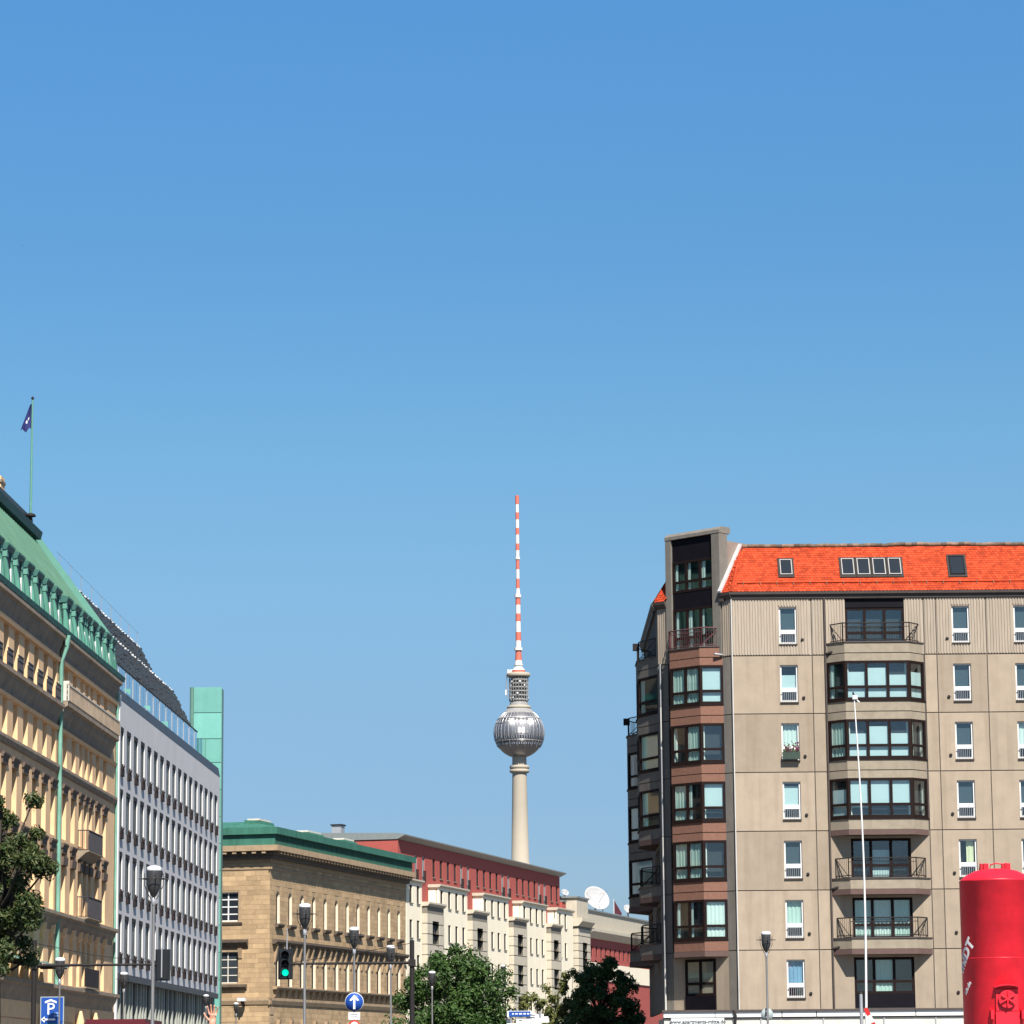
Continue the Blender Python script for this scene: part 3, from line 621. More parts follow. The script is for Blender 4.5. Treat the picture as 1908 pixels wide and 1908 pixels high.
for (u, f), h in zip(AW, AH):
    w = simple_window(rh, h[0], h[2], .90, h[3]-h[2], 1.06, metal_grey if f else metal_dark, pane_far, (.5,), ())
    if f:
        q = MB()
        for i in range(9): q.box(i*.1, i*.1+.02, -.02, 0, 0, .95)
        q.box(-.03, .85, -.03, .01, .95, 1.0); q.put('railing', metal_dark, w, (-.05, -.2, 0))
    else: box(h[0]-.06, h[1]+.06, .9, 1.0, h[2]-.08, h[2]).put('sill', rustic_joint, rh)
MB().extr([(-1.05, 22.12), (-.35, 22.46), (-.35, 22.56), (-1, 22.66), (-12, 22.95), (-12, 22.12)], .9, 62.0).put('roof', roofedge, rh)
MB().extr([(-13, 14), (-12, 14), (-12, 22), (-13, 22)], 1, 61.5).put('rear_block', redwall, rh)
box(10.2, 11.3, 9.2, 10.1, 22.6, 24.2).put('chimney', metal_grey, rh); box(10.1, 11.4, 9.1, 10.2, 24.2, 24.33).put('chimney_cap', metal_dark, rh)
box(61.52, 63.2, .75, 8, 16, 19.5).put('end_wing', redwall, rh); box(61.5, 63.3, .65, 8, 19.5, 19.65).put('wing_roof', roofedge, rh)
# ------------------------------------------------------------------ the far beige house with the arched pavilion
fq = Vector((-18.95, 250, 0))+dB*100.6
fh = thing('pavilion_building', fq, 'far beige and red building with arched pavilion, partly hidden by dark tree', 'building', RB)
hz = [(2.0, 4.2, 12.4, 15.3, 1), (2.0, 4.2, 6.5, 9.5)]
for i in range(22):
    z0_, z1_ = i*.8, i*.8+.71
    if z1_ > 17: break
    hh = [(h[0], h[1], max(h[2], z0_), min(h[3], z1_)) for h in hz if h[2] < z1_-.02 and h[3] > z0_+.02]
    wall(0, 5.6, z0_, z1_, hh, .4, edge=3).put('stone_course', rustic, fh, (0, -.5, 0))
wall(.03, 5.57, 0, 17, [h[:4] for h in hz], .3, edge=3).put('core', rustic_joint, fh, (0, -.46, 0)); box(1.8, 4.4, .2, .3, 6, 15.4).put('pane', pane_dk, fh)
MB().extr([(-.6, 16.9), (.55, 17.0), (1.0, 17.5), (1.0, 17.85), (-.6, 17.9)], -.2, 6.0).put('cornice', rustic, fh); box(.3, 5.5, -.3, 4, 17.9, 20).put('attic', rustic, fh); box(.1, 5.7, -.42, 4.1, 20, 20.18).put('coping', roofedge, fh)
WH = [(8+i*2.3, 8.8+i*2.3, 14.0, 15.2) for i in range(22)]
wall(5.6, 60, 0, 16.1, WH, .14).put('wing_wall', redwall, fh)
for h in WH: simple_window(fh, h[0], h[2], .8, 1.2, .08, metal_dark, pane_far, (.5,))
MB().extr([(0, 16.0), (.2, 16.05), (.75, 16.7), (.75, 17.0), (-.5, 17.05)], 5.6, 60).put('cornice', rustic, fh); box(5.6, 60, .2, 6, 17.05, 19.05).put('parapet', rustic, fh); MB().extr([(-.15, 19.0), (-.05, 19.0), (-.05, 19.16), (-.4, 19.16)], 5.6, 60).put('coping', roofedge, fh)
box(5.7, 60, -.12, 0, 11.5, 13.4).put('string_course', cream, fh); box(.5, 59.8, 1, 12, 0, 17).put('rear_block', rustic, fh)
def dish(loc, r, az, el, label):
    t = thing('satellite_dish', loc, label, 'satellite dish', rad(az), 'satellite dishes on the far roofs')
    b = MB(); pr = [(r*f, .32*r*f*f) for f in (0, .25, .5, .75, .9, 1)]
    b.lathe([(max(p[0], .01), p[1]) for p in pr]+[(p[0]-.03 if p[0] > .1 else .01, p[1]+.04) for p in reversed(pr)], 28)
    M = Matrix.Translation((0, 0, r*.95)) @ Matrix.Rotation(rad(90-el), 4, 'X'); b.xf(M); b.put('reflector', dish_white, t)
    s = MB().tube([(0, 0, -1.0), (0, 0, r*.5), (0, .1, r*.95)], [.12, .12, .08], 7).put('stand', metal_grey, t)
    f = MB()
    for k in range(3):
        an = 2*math.pi*k/3+.5; f.tube([(r*.9*math.cos(an), r*.9*math.sin(an), .28*r), (0, 0, r*.85)], .02, 4)
    f.xf(M); f.put('feed_support', metal_grey, t)
dp = at(1109, 1677, 366); dish((dp.x, dp.y, dp.z-1.5), 1.55, 28, 30, 'large white satellite dish on the flat roof of the beige building')
dp = at(1170, 1693, 378); dish((dp.x, dp.y, dp.z-.75), .62, 28, 35, 'small white satellite dish beside the maroon flag on the far roof')
dp = at(1052, 1663, 356); dish((dp.x, dp.y, dp.z-.5), .45, 28, 35, 'small white satellite dish beside the end of the red attic wall')
ap = at(1123, 1680, 372); an_ = thing('antenna', (ap.x, ap.y, 19.0), 'thin dark antenna mast on the far roof behind the large white dish', 'antenna')
MB().tube([(0, 0, 0), (0, 0, 3.2)], .05, 5).put('mast', metal_dark, an_)
q = MB()
for z in (2.3, 2.6, 2.9): q.box(-.5, .5, -.02, .02, z, z+.05)
q.put('dipoles', metal_dark, an_)
mp_ = at(1144, 1700, 374); fl = thing('flag', (mp_.x, mp_.y, 19.0), 'maroon flag drooping on a short pole between two white dishes', 'flag')
MB().tube([(0, 0, 0), (0, 0, 2.2)], .04, 5).put('pole', white, fl)
q = MB()
for i in range(6):
    a_, b_ = i/6, (i+1)/6; q.poly([(.04+.9*a_, .06*math.sin(7*a_), 2.1-1.6*a_), (.04+.9*b_, .06*math.sin(7*b_), 2.1-1.6*b_), (.04+.75*b_, .06*math.sin(7*b_), .55-.2*b_), (.04+.75*a_, .06*math.sin(7*a_), .55-.2*a_)], 0, True)
q.put('cloth', mat('flag_maroon', (.07, .015, .025), var=.15), fl)
# ------------------------------------------------------------------ the television tower
TY = 2042.0
tb = at(971, 1900, TY); tx = at(967.3, 1366, TY).x
tower = thing('tv_tower', (tx, TY, 0), 'tall concrete television tower with steel sphere and red and white antenna', 'tower')
tz = lambda y: at(967, y, TY).z
ppm = TY/FPX*1.012                                   # metres per photograph pixel at the tower
MB().lathe([(16, 0), (11.5, 30), (8.6, 80), (7.2, 130), (5.6, tz(1606)), (4.9, tz(1500)), (4.55, tz(1440)), (4.5, tz(1400))], 40).put('shaft', towerc, tower)
for y in (1436.5, 1429.5): MB().lathe([(4.4, tz(y+4.3)), (5.7, tz(y+3.6)), (6.25, tz(y+1.8)), (6.25, tz(y-1.8)), (5.7, tz(y-3)), (4.4, tz(y-3.4))], 40).put('collar', towerc, tower)
dk = MB().lathe([(4.45, tz(1434)), (4.9, tz(1434)), (4.9, tz(1432)), (4.45, tz(1432))], 32).put('collar_gap', tower_dark, tower)
zc = tz(1366.0); RS = 46.3*ppm
sph = MB(); n = 36; b = len(sph.v)
prof = []
for i in range(29):
    th = -math.pi/2*.83+i*(math.pi*.83+.0)/28*.955
    prof.append((RS*math.cos(th), zc+RS*math.sin(th)))
MB().lathe(prof, 72).put('sphere', tower_steel, tower)
# pyramid faceted skin: ribs, rings and panels standing proud of the sphere
rbm = MB()
for k in range(36):
    an = 2*math.pi*(k+.5)/36; pts = []
    for i in range(13):
        th = -.62+i*(1.15+.62)/12; rr = RS*1.012; pts.append((rr*math.cos(th)*math.cos(an), rr*math.cos(th)*math.sin(an), zc+rr*math.sin(th)))
    MBk = MB().tube(pts, .16 if k % 2 else .26, 4); MBk.put('sphere_rib', tower_rib, tower)
fm = MB()
for j in range(16):
    th0 = -.18+j*.052; th1 = th0+.047
    for k in range(108):
        a0 = 2*math.pi*k/108+.004; a1 = 2*math.pi*(k+1)/108-.004; pm = []
        for (th, an) in ((th0, a0), (th0, a1), (th1, a1), (th1, a0)):
            rr = RS*1.004; pm.append((rr*math.cos(th)*math.cos(an), rr*math.cos(th)*math.sin(an), zc+rr*math.sin(th)))
        tm = (th0+th1)/2; am = (a0+a1)/2; rr = RS*1.013; tip = (rr*math.cos(tm)*math.cos(am), rr*math.cos(tm)*math.sin(am), zc+rr*math.sin(tm))
        for q in range(4): fm.poly([pm[q], pm[(q+1) % 4], tip])
fo_ = fm.put('facet_skin', tower_steel, tower); fo_['kind'] = 'stuff'
def band(t0, t1, m, name, k=1.016):
    pr = []
    for i in range(4):
        th = t0+(t1-t0)*i/3; pr.append((RS*k*math.cos(th), zc+RS*k*math.sin(th)))
    return MB().lathe([(RS*.9*math.cos(t0), pr[0][1])]+pr+[(RS*.9*math.cos(t1), pr[-1][1])], 72).put(name, m, tower)
def wbands(y0, y1, name):
    t0 = math.asin(max(-.99, (tz(y0)-zc)/RS)); t1 = math.asin((tz(y1)-zc)/RS); band(t0, t1, tower_dark, name, 1.008)
    for k in range(60):
        an = 2*math.pi*k/60; s = 1.018; tm = (t0+t1)/2
        w = .42; c = Vector((RS*s*math.cos(tm)*math.cos(an), RS*s*math.cos(tm)*math.sin(an), 0)); t = Vector((-math.sin(an), math.cos(an), 0))
        yield c, t, w, zc+RS*math.sin(t0), zc+RS*math.sin(t1)
for (y0, y1, nm) in ((1379.5, 1372, 'window_band'), (1390.5, 1384, 'window_band')):
    mb = MB()
    for c, t, w, z0_, z1_ in wbands(y0, y1, nm):
        p = [c-t*w, c+t*w]; mb.poly([(p[0].x, p[0].y, z0_), (p[1].x, p[1].y, z0_), (p[1].x, p[1].y, z1_), (p[0].x, p[0].y, z1_)])
    mb.put('window_mullions', tower_steel, tower)
t_ = math.asin((tz(1341)-zc)/RS); band(t_-.02, t_+.045, tower_rib, 'sphere_ring', 1.03)
t_ = math.asin((tz(1344)-zc)/RS); band(t_-.025, t_+.02, tower_dark, 'sphere_ring_gap', 1.012)
t_ = math.asin((tz(1382)-zc)/RS); band(t_-.02, t_+.02, tower_rib, 'sphere_ring', 1.018)
MB().lathe([(4.5, tz(1407)), (RS*.40, tz(1407)), (RS*.5, tz(1405)), (4.5, tz(1404))], 40).put('sphere_base', tower_grey, tower)  # dark grey stands in for the ground mirrored in the sphere's underside
# cone, cage and gallery above the sphere
MB().lathe([(RS*.70, tz(1334)), (RS*.5, tz(1322)), (RS*.42, tz(1320)), (5, tz(1319))], 40).put('sphere_crown', tower_grey, tower)
MB().lathe([(6, tz(1322)), (7.5, tz(1321)), (7.6, tz(1316)), (6.4, tz(1315))], 40).put('gallery_ring', towerc, tower)
MB().lathe([(6.2, tz(1316)), (5.0, tz(1304)), (4.6, tz(1300)), (4.6, tz(1262))], 32).put('antenna_core', tower_grey, tower)
for i, y in enumerate((1306, 1298, 1290, 1283, 1276, 1269)):
    MB().lathe([(4.5, tz(y)), (5.9, tz(y)), (5.9, tz(y)+.9), (4.5, tz(y)+.9)], 32).put('gallery_deck', tower_grey, tower)
cg = MB()
for k in range(20):
    an = 2*math.pi*k/20; cg.tube([(6.0*math.cos(an), 6.0*math.sin(an), tz(1307)), (6.0*math.cos(an), 6.0*math.sin(an), tz(1262))], .22, 4)
cg.put('cage_bars', tower_grey, tower)
for i in range(9):
    an = R.uniform(math.pi*1.02, math.pi*1.98); z = tz(R.choice((1304, 1296, 1288, 1281, 1274))); MB().lathe([(.5, -.15), (.6, .15)], 10).put('dish_antenna', mast_white, tower, (6.3*math.cos(an), 6.3*math.sin(an), z+1), eul=(rad(90), 0, an+math.pi/2))
MB().lathe([(5, tz(1262)), (7.0, tz(1261.5)), (7.3, tz(1260)), (7.5, tz(1255)), (6.8, tz(1254)), (3, tz(1254))], 40).put('top_platform', towerc, tower)
for dx in (-6.6, -5.4, -4.4): box(dx-.5, dx+.5, -.5, .5, tz(1254), tz(R.uniform(1247, 1249))).put('platform_cabinet', mast_white, tower)
cr_ = MB(); cr_.tube([(-7.6, 0, tz(1254)), (-7.7, 0, tz(1280)), (-7.0, 0, tz(1300))], .35, 5); cr_.put('service_crane', metal_grey, tower); box(-8.6, -7.8, -.5, .5, tz(1295), tz(1285)).put('crane_cage', mast_white, tower)
ys = [(1254, 1249, 4.6, 4.6, 1), (1249, 1240.5, 4.6, 1.9, 0), (1240.5, 1237.5, 3.0, 3.0, 0), (1237.5, 1230.5, 2.7, 2.3, 0), (1230.5, 1212, 2.35, 2.0, 1), (1212, 1207, 2.9, 2.9, 0), (1207, 1194, 1.95, 1.9, 0), (1194, 1178, 1.9, 1.85, 1), (1178, 1158, 1.8, 1.75, 0), (1158, 1143.5, 1.8, 1.75, 1), (1143.5, 1127, 1.75, 1.7, 0), (1127, 1113.5, 1.75, 1.7, 1), (1113.5, 1108, 2.3, 2.3, 0), (1108, 1096, 1.6, 1.2, 0), (1096, 1078.5, 1.3, 1.2, 1), (1078.5, 1061, 1.25, 1.2, 0), (1061, 1042.5, 1.25, 1.2, 1), (1042.5, 1038.5, 1.7, 1.7, 0), (1038.5, 1025.5, 1.3, 1.3, 0), (1025.5, 1013, 1.35, 1.3, 1), (1013, 996, 1.25, 1.2, 0), (996, 984, 1.3, 1.3, 1), (984, 968, 1.2, 1.2, 0), (968, 955, 1.25, 1.25, 1), (955, 939, 1.15, 1.15, 0), (939, 923.5, 1.35, 1.35, 1)]
for (ya, yb, ra, rb_, c) in ys: MB().lathe([(ra*.92, tz(ya)), (rb_*.92, tz(yb))], 20).put('antenna_section', mast_red if c else mast_white, tower)

# ------------------------------------------------------------------ the concrete panel house on the right
OX, OY = 10.47, 153.0
ph = thing('panel_apartment_building', (OX, OY, 0), 'tall concrete panel apartment building with bay windows and orange tiled roof', 'building')
FZ = [4.38+2.793*k for k in range(8)]                 # 4.38 ... 23.93
CH = (-3.41, 3.41, 0); CA = -rad(45); CL = 4.822       # chamfered corner frame
SF = (-3.41, 19.0, 0); SA = -math.pi/2; SL = 15.59      # street side frame, x runs towards the viewer
def P(mb, name, m, fr='f', z=0, parent=None):
    loc, rot = {'f': ((-OX, 0, 0), 0), 'c': (CH, CA), 's': (SF, SA)}[fr]
    return mb.put(name, m, parent or ph, (loc[0], loc[1], z), rot)
gap = .022
def panel(fr, x0, x1, k, holes, m, ribs=False, name='wall_panel'):
    z0_, z1_ = FZ[k], FZ[k+1]
    b = wall(x0+gap, x1-gap, z0_+gap, z1_-gap, holes, .22, edge=.12)
    if ribs:
        x = x0+gap+.04
        while x < x1-.09:
            segs = [(z0_+.05, z1_-.05)]
            for h in holes:
                if h[0]-.03 < x+.07 and h[1]+.03 > x: segs = [(z0_+.05, h[2]-.06), (h[3]+.06, z1_-.05)]
            for (p, q) in segs:
                if q-p > .05: b.box(x, x+.07, -.035, .002, p, q)
            x += .137
    return P(b, name, m, fr)
# windows of the plain columns
WW, WH_ = .85, 1.77
wf = MB()
for (x0, x1, z0_, z1_) in ((0, .075, 0, WH_), (WW-.075, WW, 0, WH_), (.075, WW-.075, 0, .09), (.075, WW-.075, WH_-.07, WH_), (.075, WW-.075, .50, .68)): wf.box(x0, x1, 0, .09, z0_, z1_)
wfm = wf.mesh('window', white)
silm = MB().extr([(-.02, -.06), (.06, -.06), (.06, -.02), (-.02, 0)], -.02, WW+.02).mesh('sill', gutterm)
rl = MB()
for i in range(8): rl.box(.1+i*.09, .115+i*.09, -.10, -.085, .06, .46)
rl.box(.05, WW-.05, -.11, -.075, .46, .49); rl.box(.05, WW-.05, -.11, -.075, .05, .075)
rlm = rl.mesh('guard_rail', metal_grey)
def niche(w, h, d, key):
    k = ('niche', key)
    if k not in _wc:
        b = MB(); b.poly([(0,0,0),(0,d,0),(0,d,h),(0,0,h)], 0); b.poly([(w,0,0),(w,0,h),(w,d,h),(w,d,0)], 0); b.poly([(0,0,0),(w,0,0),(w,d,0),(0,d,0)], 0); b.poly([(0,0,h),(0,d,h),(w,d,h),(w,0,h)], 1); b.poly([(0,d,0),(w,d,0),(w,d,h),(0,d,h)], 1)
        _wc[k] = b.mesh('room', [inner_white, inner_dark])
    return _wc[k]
def pleats(w, h, name, m, key):
    k = ('pl', name, round(w, 2), round(h, 2), m.name)
    if k not in _wc:
        b = MB(); n = max(6, int(w/.05))
        for i in range(n):
            xa, xb = w*i/n, w*(i+1)/n; ya, yb = .02*math.sin(i*1.7), .02*math.sin((i+1)*1.7)
            b.poly([(xa, ya, 0), (xb, yb, 0), (xb, yb, h), (xa, ya, h)], 0, True)
        _wc[k] = b.mesh(name, m)
    return _wc[k]
def flat_window(x, z, style):
    o = link('window', wfm, ph, (x-OX, .10, z))
    for (za, zb) in ((.09, .50), (.68, WH_-.07)): link('pane', plate('fw', WW-.15, zb-za, pane_m, 'pane'), o, (.075, .04, za))
    link('sill', silm, o, (0, -.12, 0)); link('guard_rail', rlm, o)
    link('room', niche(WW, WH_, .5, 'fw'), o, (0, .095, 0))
    if style == 'blind': link('blind', plate('bl', WW-.1, .92, blind_b, 'blind'), o, (.05, .13, .66))
    elif style == 'half': link('blind', plate('bl', WW-.1, .70, blind_b, 'blind'), o, (.05, .13, .60))
    elif style == 'slate': link('blind', plate('bl', WW-.1, 1.1, blind_grey, 'blind'), o, (.05, .13, .62))
    elif style in ('white', 'green', 'blue'):
        m = {'white': curtain_w, 'green': curtain_g, 'blue': curtain_b}[style]; link('curtain', pleats(WW-.1, 1.15, 'curtain', m, 'w'), o, (.05, .16, .55))
    elif style == 'open':
        link('curtain', pleats(.34, 1.2, 'curtain', curtain_y, 'w'), o, (.38, .16, .5))
    return o
WC = [12.75, 21.03, 24.0, 27.2, 29.6]
st1 = ['blue', 'green', 'slate', 'blind', 'white', 'half', 'slate']
st2 = ['white', 'slate', 'open', 'slate', 'slate', 'slate', 'slate']
st3 = ['slate', 'blind', 'slate', 'slate', 'white', 'slate', 'slate']
XB = [10.47, 14.30, 14.93]; XC = [19.68, 20.27, 22.67, 26.4, 29.0, 33.5]
zw = lambda k: FZ[k]+.57
for k in range(7):
    top = k == 6; m = concrete_rib if top else concrete
    H = lambda x: [(x, x+WW, zw(k)+.0, zw(k)+WH_)]
    panel('f', XB[0], XB[1], k, H(WC[0]), m, top); panel('f', XB[1], XB[2], k, [], m, top)
    panel('f', XC[0], XC[1], k, [], m, top); panel('f', XC[1], XC[2], k, H(WC[1]), m, top); panel('f', XC[2], XC[3], k, H(WC[2]), m, top)
    panel('f', XC[3], XC[4], k, H(WC[3]), m, top); panel('f', XC[4], XC[5], k, H(WC[4]), m, top)
    for x, stl in ((WC[0], st1), (WC[1], st2), (WC[2], st3), (WC[3], st1), (WC[4], st2)): flat_window(x, zw(k), stl[k])
    if k < 7:
        for (x, dz) in ((13.85, .75), (20.78, .75)):
            v = MB().lathe([(.065, 0), (.08, .05), (.05, .06)], 10).put('vent', metal_dark, ph, (x-OX, -.0, FZ[k]+dz), eul=(rad(90), 0, 0))
# backing behind the joints
jm = MB()
for z in FZ: jm.box(XB[0], XC[-1], .03, .16, z-.06, z+.06)
for x in XB+XC: jm.box(x-.06, x+.06, .032, .158, FZ[0], FZ[7])
P(jm, 'joint_backing', joint)
P(MB().box(XB[0]+.3, XC[-1]-.02, .72, 10, 0, 23.9), 'rear_block', joint)
P(MB().box(XC[-1]-.2, XC[-1], .0, 10, 0, 23.9), 'side_wall', concrete)
jm = MB()
for z in FZ: jm.box(0, CL, .03, .16, z-.06, z+.06); 
P(jm, 'joint_backing', joint, 'c')
# --- bays
RUNX = [1.0]                                             # splay run / depth of the bays being built
def bay_poly(s0, s1, e, g=0): r = e*RUNX[0]; return [(s0-g, 0.02), (s0+r-g*.4, -e-g), (s1-r+g*.4, -e-g), (s1+g, 0.02)]
def bay_window(fr, pts, z, h, n, styles, name='bay_window'):
    """dark framed window band over the segment pts[0]->pts[1] of frame fr"""
    (xa, ya), (xb, yb) = pts; L = math.hypot(xb-xa, yb-ya); an = math.atan2(yb-ya, xb-xa)
    loc, rot = {'f': ((-OX, 0), 0), 'c': (CH, CA), 's': (SF, SA)}[fr]
    px = loc[0]+xa*math.cos(rot)-ya*math.sin(rot); py = loc[1]+xa*math.sin(rot)+ya*math.cos(rot)
    t = .12; o = link(name, frame_mesh(('bay', round(L, 2), round(h, 2), n), L, h, [L*i/n for i in range(1, n)], [h*.335], t, .10, darkframe), ph, (px, py, z), rot+an)
    cw = L/n
    for i in range(n):
        for (za, zb) in ((t, h*.335-t*.5), (h*.335+t*.5, h-t)):
            link('pane', plate('bw', cw-t*1.1, zb-za, pane_m, 'pane'), o, (i*cw+t*.55, .05, za))
        s = styles[i % len(styles)]
        if fr != 'c' and s in ('green', 'white', 'edge') and R.random() < .35: s = R.choice(['', 'edge', 'green', 'low'])
        bl_ = R.choice([.5, .58, .68, .78]) if s in ('blind', 'low') else 0
        if s == 'blind': link('blind', plate('bb', cw-.06, h*bl_, blind_b, 'blind'), o, (i*cw+.03, .14, h*(.94-bl_)))
        elif s == 'low': link('blind', plate('bb', cw-.06, h*(bl_+.1), blind_b, 'blind'), o, (i*cw+.03, .14, h*.04))
        elif s in ('white', 'green', 'edge'):
            wd = cw-.08 if s != 'edge' else cw*R.choice([.16, .22, .30]); link('curtain', pleats(wd, h*.92, 'curtain', {'white': curtain_w, 'green': curtain_g, 'edge': curtain_w}[s], 'b'), o, (i*cw+.04, .13, h*.04))
            if s == 'green': link('curtain', pleats(cw*.2, h*.92, 'curtain', curtain_w, 'b'), o, (i*cw+.05, .115, h*.04))
    link('room', niche(L-.1, h-.06, .22, ('b', round(L, 2), round(h, 2))), o, (.05, .102, .03)); return o
def bay(fr, s0, s1, e, k0, k1, m, nmid, mid, left, right, ends=(1, 1)):
    """closed bay storeys k0..k1-1 and its parapet above"""
    p = bay_poly(s0, s1, e)
    P(MB().prism(p, FZ[k0]-.0, FZ[k0]+.55), 'bay_spandrel', m, fr)
    for k in range(k0, k1):
        za, zb = FZ[k]+.55, FZ[k]+2.42
        bay_window(fr, (p[1], p[2]), za, zb-za, nmid, mid[k % len(mid)])
        if ends[0]: bay_window(fr, (p[0], p[1]), za, zb-za, 1, left[k % len(left)])
        if ends[1]: bay_window(fr, (p[2], p[3]), za, zb-za, 1, right[k % len(right)])
        P(MB().prism(bay_poly(s0, s1, e, .05), za-.06, za), 'bay_sill', darkframe, fr)
        P(MB().prism(p, zb, FZ[k+1]-.02), 'bay_spandrel', m, fr)
        zt = FZ[k+1]+.55 if k < k1-1 else FZ[k+1]+.50
        P(MB().prism(p, FZ[k+1]+.02, zt), 'bay_spandrel', m, fr)
        P(MB().prism([(p[0][0]+.06, .02), (p[1][0]+.03, p[1][1]+.06), (p[2][0]-.03, p[2][1]+.06), (p[3][0]-.06, .02)], FZ[k+1]-.03, FZ[k+1]+.03), 'bay_joint', joint, fr)
    P(MB().prism(bay_poly(s0, s1, e, .05), FZ[k1]+.50, FZ[k1]+.56), 'bay_coping', gutterm, fr)
    P(MB().prism(bay_poly(s0, s1, e, .03), FZ[k0]-.26, FZ[k0]-.01), 'bay_slab', brownslab, fr)
def balcony(fr, s0, s1, e, z, m):
    o = P(MB().prism(bay_poly(s0, s1, e), z, z+.47), 'balcony', m, fr)
    P(MB().prism(bay_poly(s0, s1, e, .03), z-.26, z-.01), 'slab', brownslab, fr, 0); P(MB().prism(bay_poly(s0, s1, e, .05), z+.47, z+.53), 'balcony_coping', gutterm, fr)
    return o
def rail(fr, s0, s1, e, z, m=metal_dark, h=.92):
    r_ = e*RUNX[0]; p = [(s0+.2, 0), (s0+r_*.92, -e+.08), (s1-r_*.92, -e+.08), (s1-.2, 0)]; b = MB()
    b.tube([(x, y, h) for x, y in p], .03, 5); b.tube([(x, y, h*.80) for x, y in p[1:3]], .015, 4); b.tube([(x, y, .1) for x, y in p], .02, 4)
    for i in range(3):
        (xa, ya), (xb, yb) = p[i], p[i+1]; L = math.hypot(xb-xa, yb-ya); n = max(2, int(L/.12))
        for j in range(n+1):
            x, y = xa+(xb-xa)*j/n, ya+(yb-ya)*j/n; w = .022 if j in (0, n) else .007; b.box(x-w, x+w, y-w, y+w, .05, h)
    for q in (0, 2): 
        A, B = (p[0], p[1]) if q == 0 else (p[3], p[2]); b.tube([(A[0], A[1], h), (B[0], B[1], .05)], .022, 4)
    return P(b, 'railing', m, fr, z)
def loggia(fr, xa, xb, z0_, z1_, n, styles, name='balcony_door', solid=None):
    o = bay_window(fr, ((xa, .10), (xb, .10)), z0_, z1_-z0_, n, styles, name)
    return o
S0, S1, E = 14.97, 19.63, .80
for k in range(7):                                      # wall behind the bay with its door openings
    a_, b_ = 15.92, 18.76; top = k == 6
    za, zb = FZ[k]+(.50 if k else .0), FZ[k]+(2.42 if not top else 2.74)
    if k == 6: za = FZ[k]+.45
    if k in (3, 4, 5): continue
    panel('f', XB[2], XC[0], k, [(a_, b_, za+.005, zb)], concrete_rib if top else concrete, top, 'wall_panel')
    if k == 0:
        P(MB().box(a_, b_, .08, .2, FZ[0]+.02, FZ[0]+.72), 'door_panel', blackpanel); loggia('f', a_, b_, FZ[0]+.72, zb, 3, ['', 'green', ''])
    elif top:
        loggia('f', a_, b_, za, FZ[6]+2.3, 3, ['', '', 'edge']); P(MB().box(a_, b_, .06, .2, FZ[6]+2.3, zb), 'door_panel', blackpanel)
    else: loggia('f', a_, b_, za, zb, 3, [['', '', ''], ['green', 'white', 'green'], ['', 'edge', '']][k % 3])
bay('f', S0, S1, E, 3, 6, concrete_bay, 3, [['blind', 'blind', 'blind'], ['low', 'low', 'low'], ['low', 'low', 'low']], [['edge'], ['green'], ['edge']], [['edge'], ['white'], ['white']])
rail('f', S0, S1, E, FZ[6]+.53)
for k in (2, 1): balcony('f', S0, S1, E, FZ[k]+.0, concrete_bay); rail('f', S0, S1, E, FZ[k]+.53)
for z in (FZ[6]+.02, FZ[2]+.0, FZ[1]+.0):
    MB().tube([(0, 0, 0), (.34, -.12, .07), (.5, -.14, .09)], [.05, .09, .05], 6).put('spotlight', metal_dark, ph, (S0-.05-OX, -.08, z+.02))
# --- chamfered corner
c0, c1 = .70, 4.22
for k in range(7):
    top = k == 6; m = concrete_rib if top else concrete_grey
    panel('c', 0, c0, k, [], m, top); panel('c', c1, CL, k, [], m, top)
P(MB().box(c0, c1, .0, .2, FZ[0], FZ[1]), 'wall_panel', concrete, 'c')
bay_window('c', ((1.5, -.06), (3.42, -.06)), FZ[0]+.72, 1.72, 2, ['green', 'edge']); P(MB().box(1.5, 3.42, -.09, .0, FZ[0]+.02, FZ[0]+.72), 'door_panel', blackpanel, 'c')
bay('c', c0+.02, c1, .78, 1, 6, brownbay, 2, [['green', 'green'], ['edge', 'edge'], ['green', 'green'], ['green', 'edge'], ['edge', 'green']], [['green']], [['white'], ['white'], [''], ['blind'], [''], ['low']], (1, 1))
rail('c', c0, c1, .78, FZ[6]+.53, mat('railing_maroon', (.12, .045, .05), rough=.5))
for z in (FZ[6]+.1,): MB().tube([(0, 0, 0), (-.4, -.1, .03)], [.04, .07], 6).put('spotlight', metal_grey, ph, (CH[0]+c1*.7071, CH[1]-c1*.7071-.1, z))
tw0, tw1 = 1.06, 3.72
for (a_, b_, za, zb) in ((c0, tw0, FZ[6], 27.25), (tw1, c1, FZ[6], 27.25)): P(MB().box(a_, b_, -.10, .5, za, zb), 'tower_pier', concrete_grey, 'c')
P(MB().extr([(-.7, 27.2), (.12, 27.2), (.12, 27.36), (-.08, 27.52), (-.7, 27.52)], c0-.02, c1+.02), 'tower_lintel', concrete_grey, 'c')
P(MB().box(c0, c1, .5, 3.0, 23.9, 26.85), 'tower_body', mat('tower_side_render', (.27, .205, .165), var=.12, stain=.2), 'c')
P(MB().box(tw0, tw1, .02, .1, 26.1, 27.25), 'dark_panel', blackpanel, 'c'); P(MB().box(tw0, tw1, .02, .1, 23.75, 24.55), 'dark_panel', blackpanel, 'c')
bay_window('c', ((tw0, 0), (tw1, 0)), 24.55, 1.55, 3, ['edge', 'edge', 'edge']); bay_window('c', ((tw0, 0), (tw1, 0)), FZ[6]+.45, 2.16, 3, ['edge', 'edge', 'edge'])
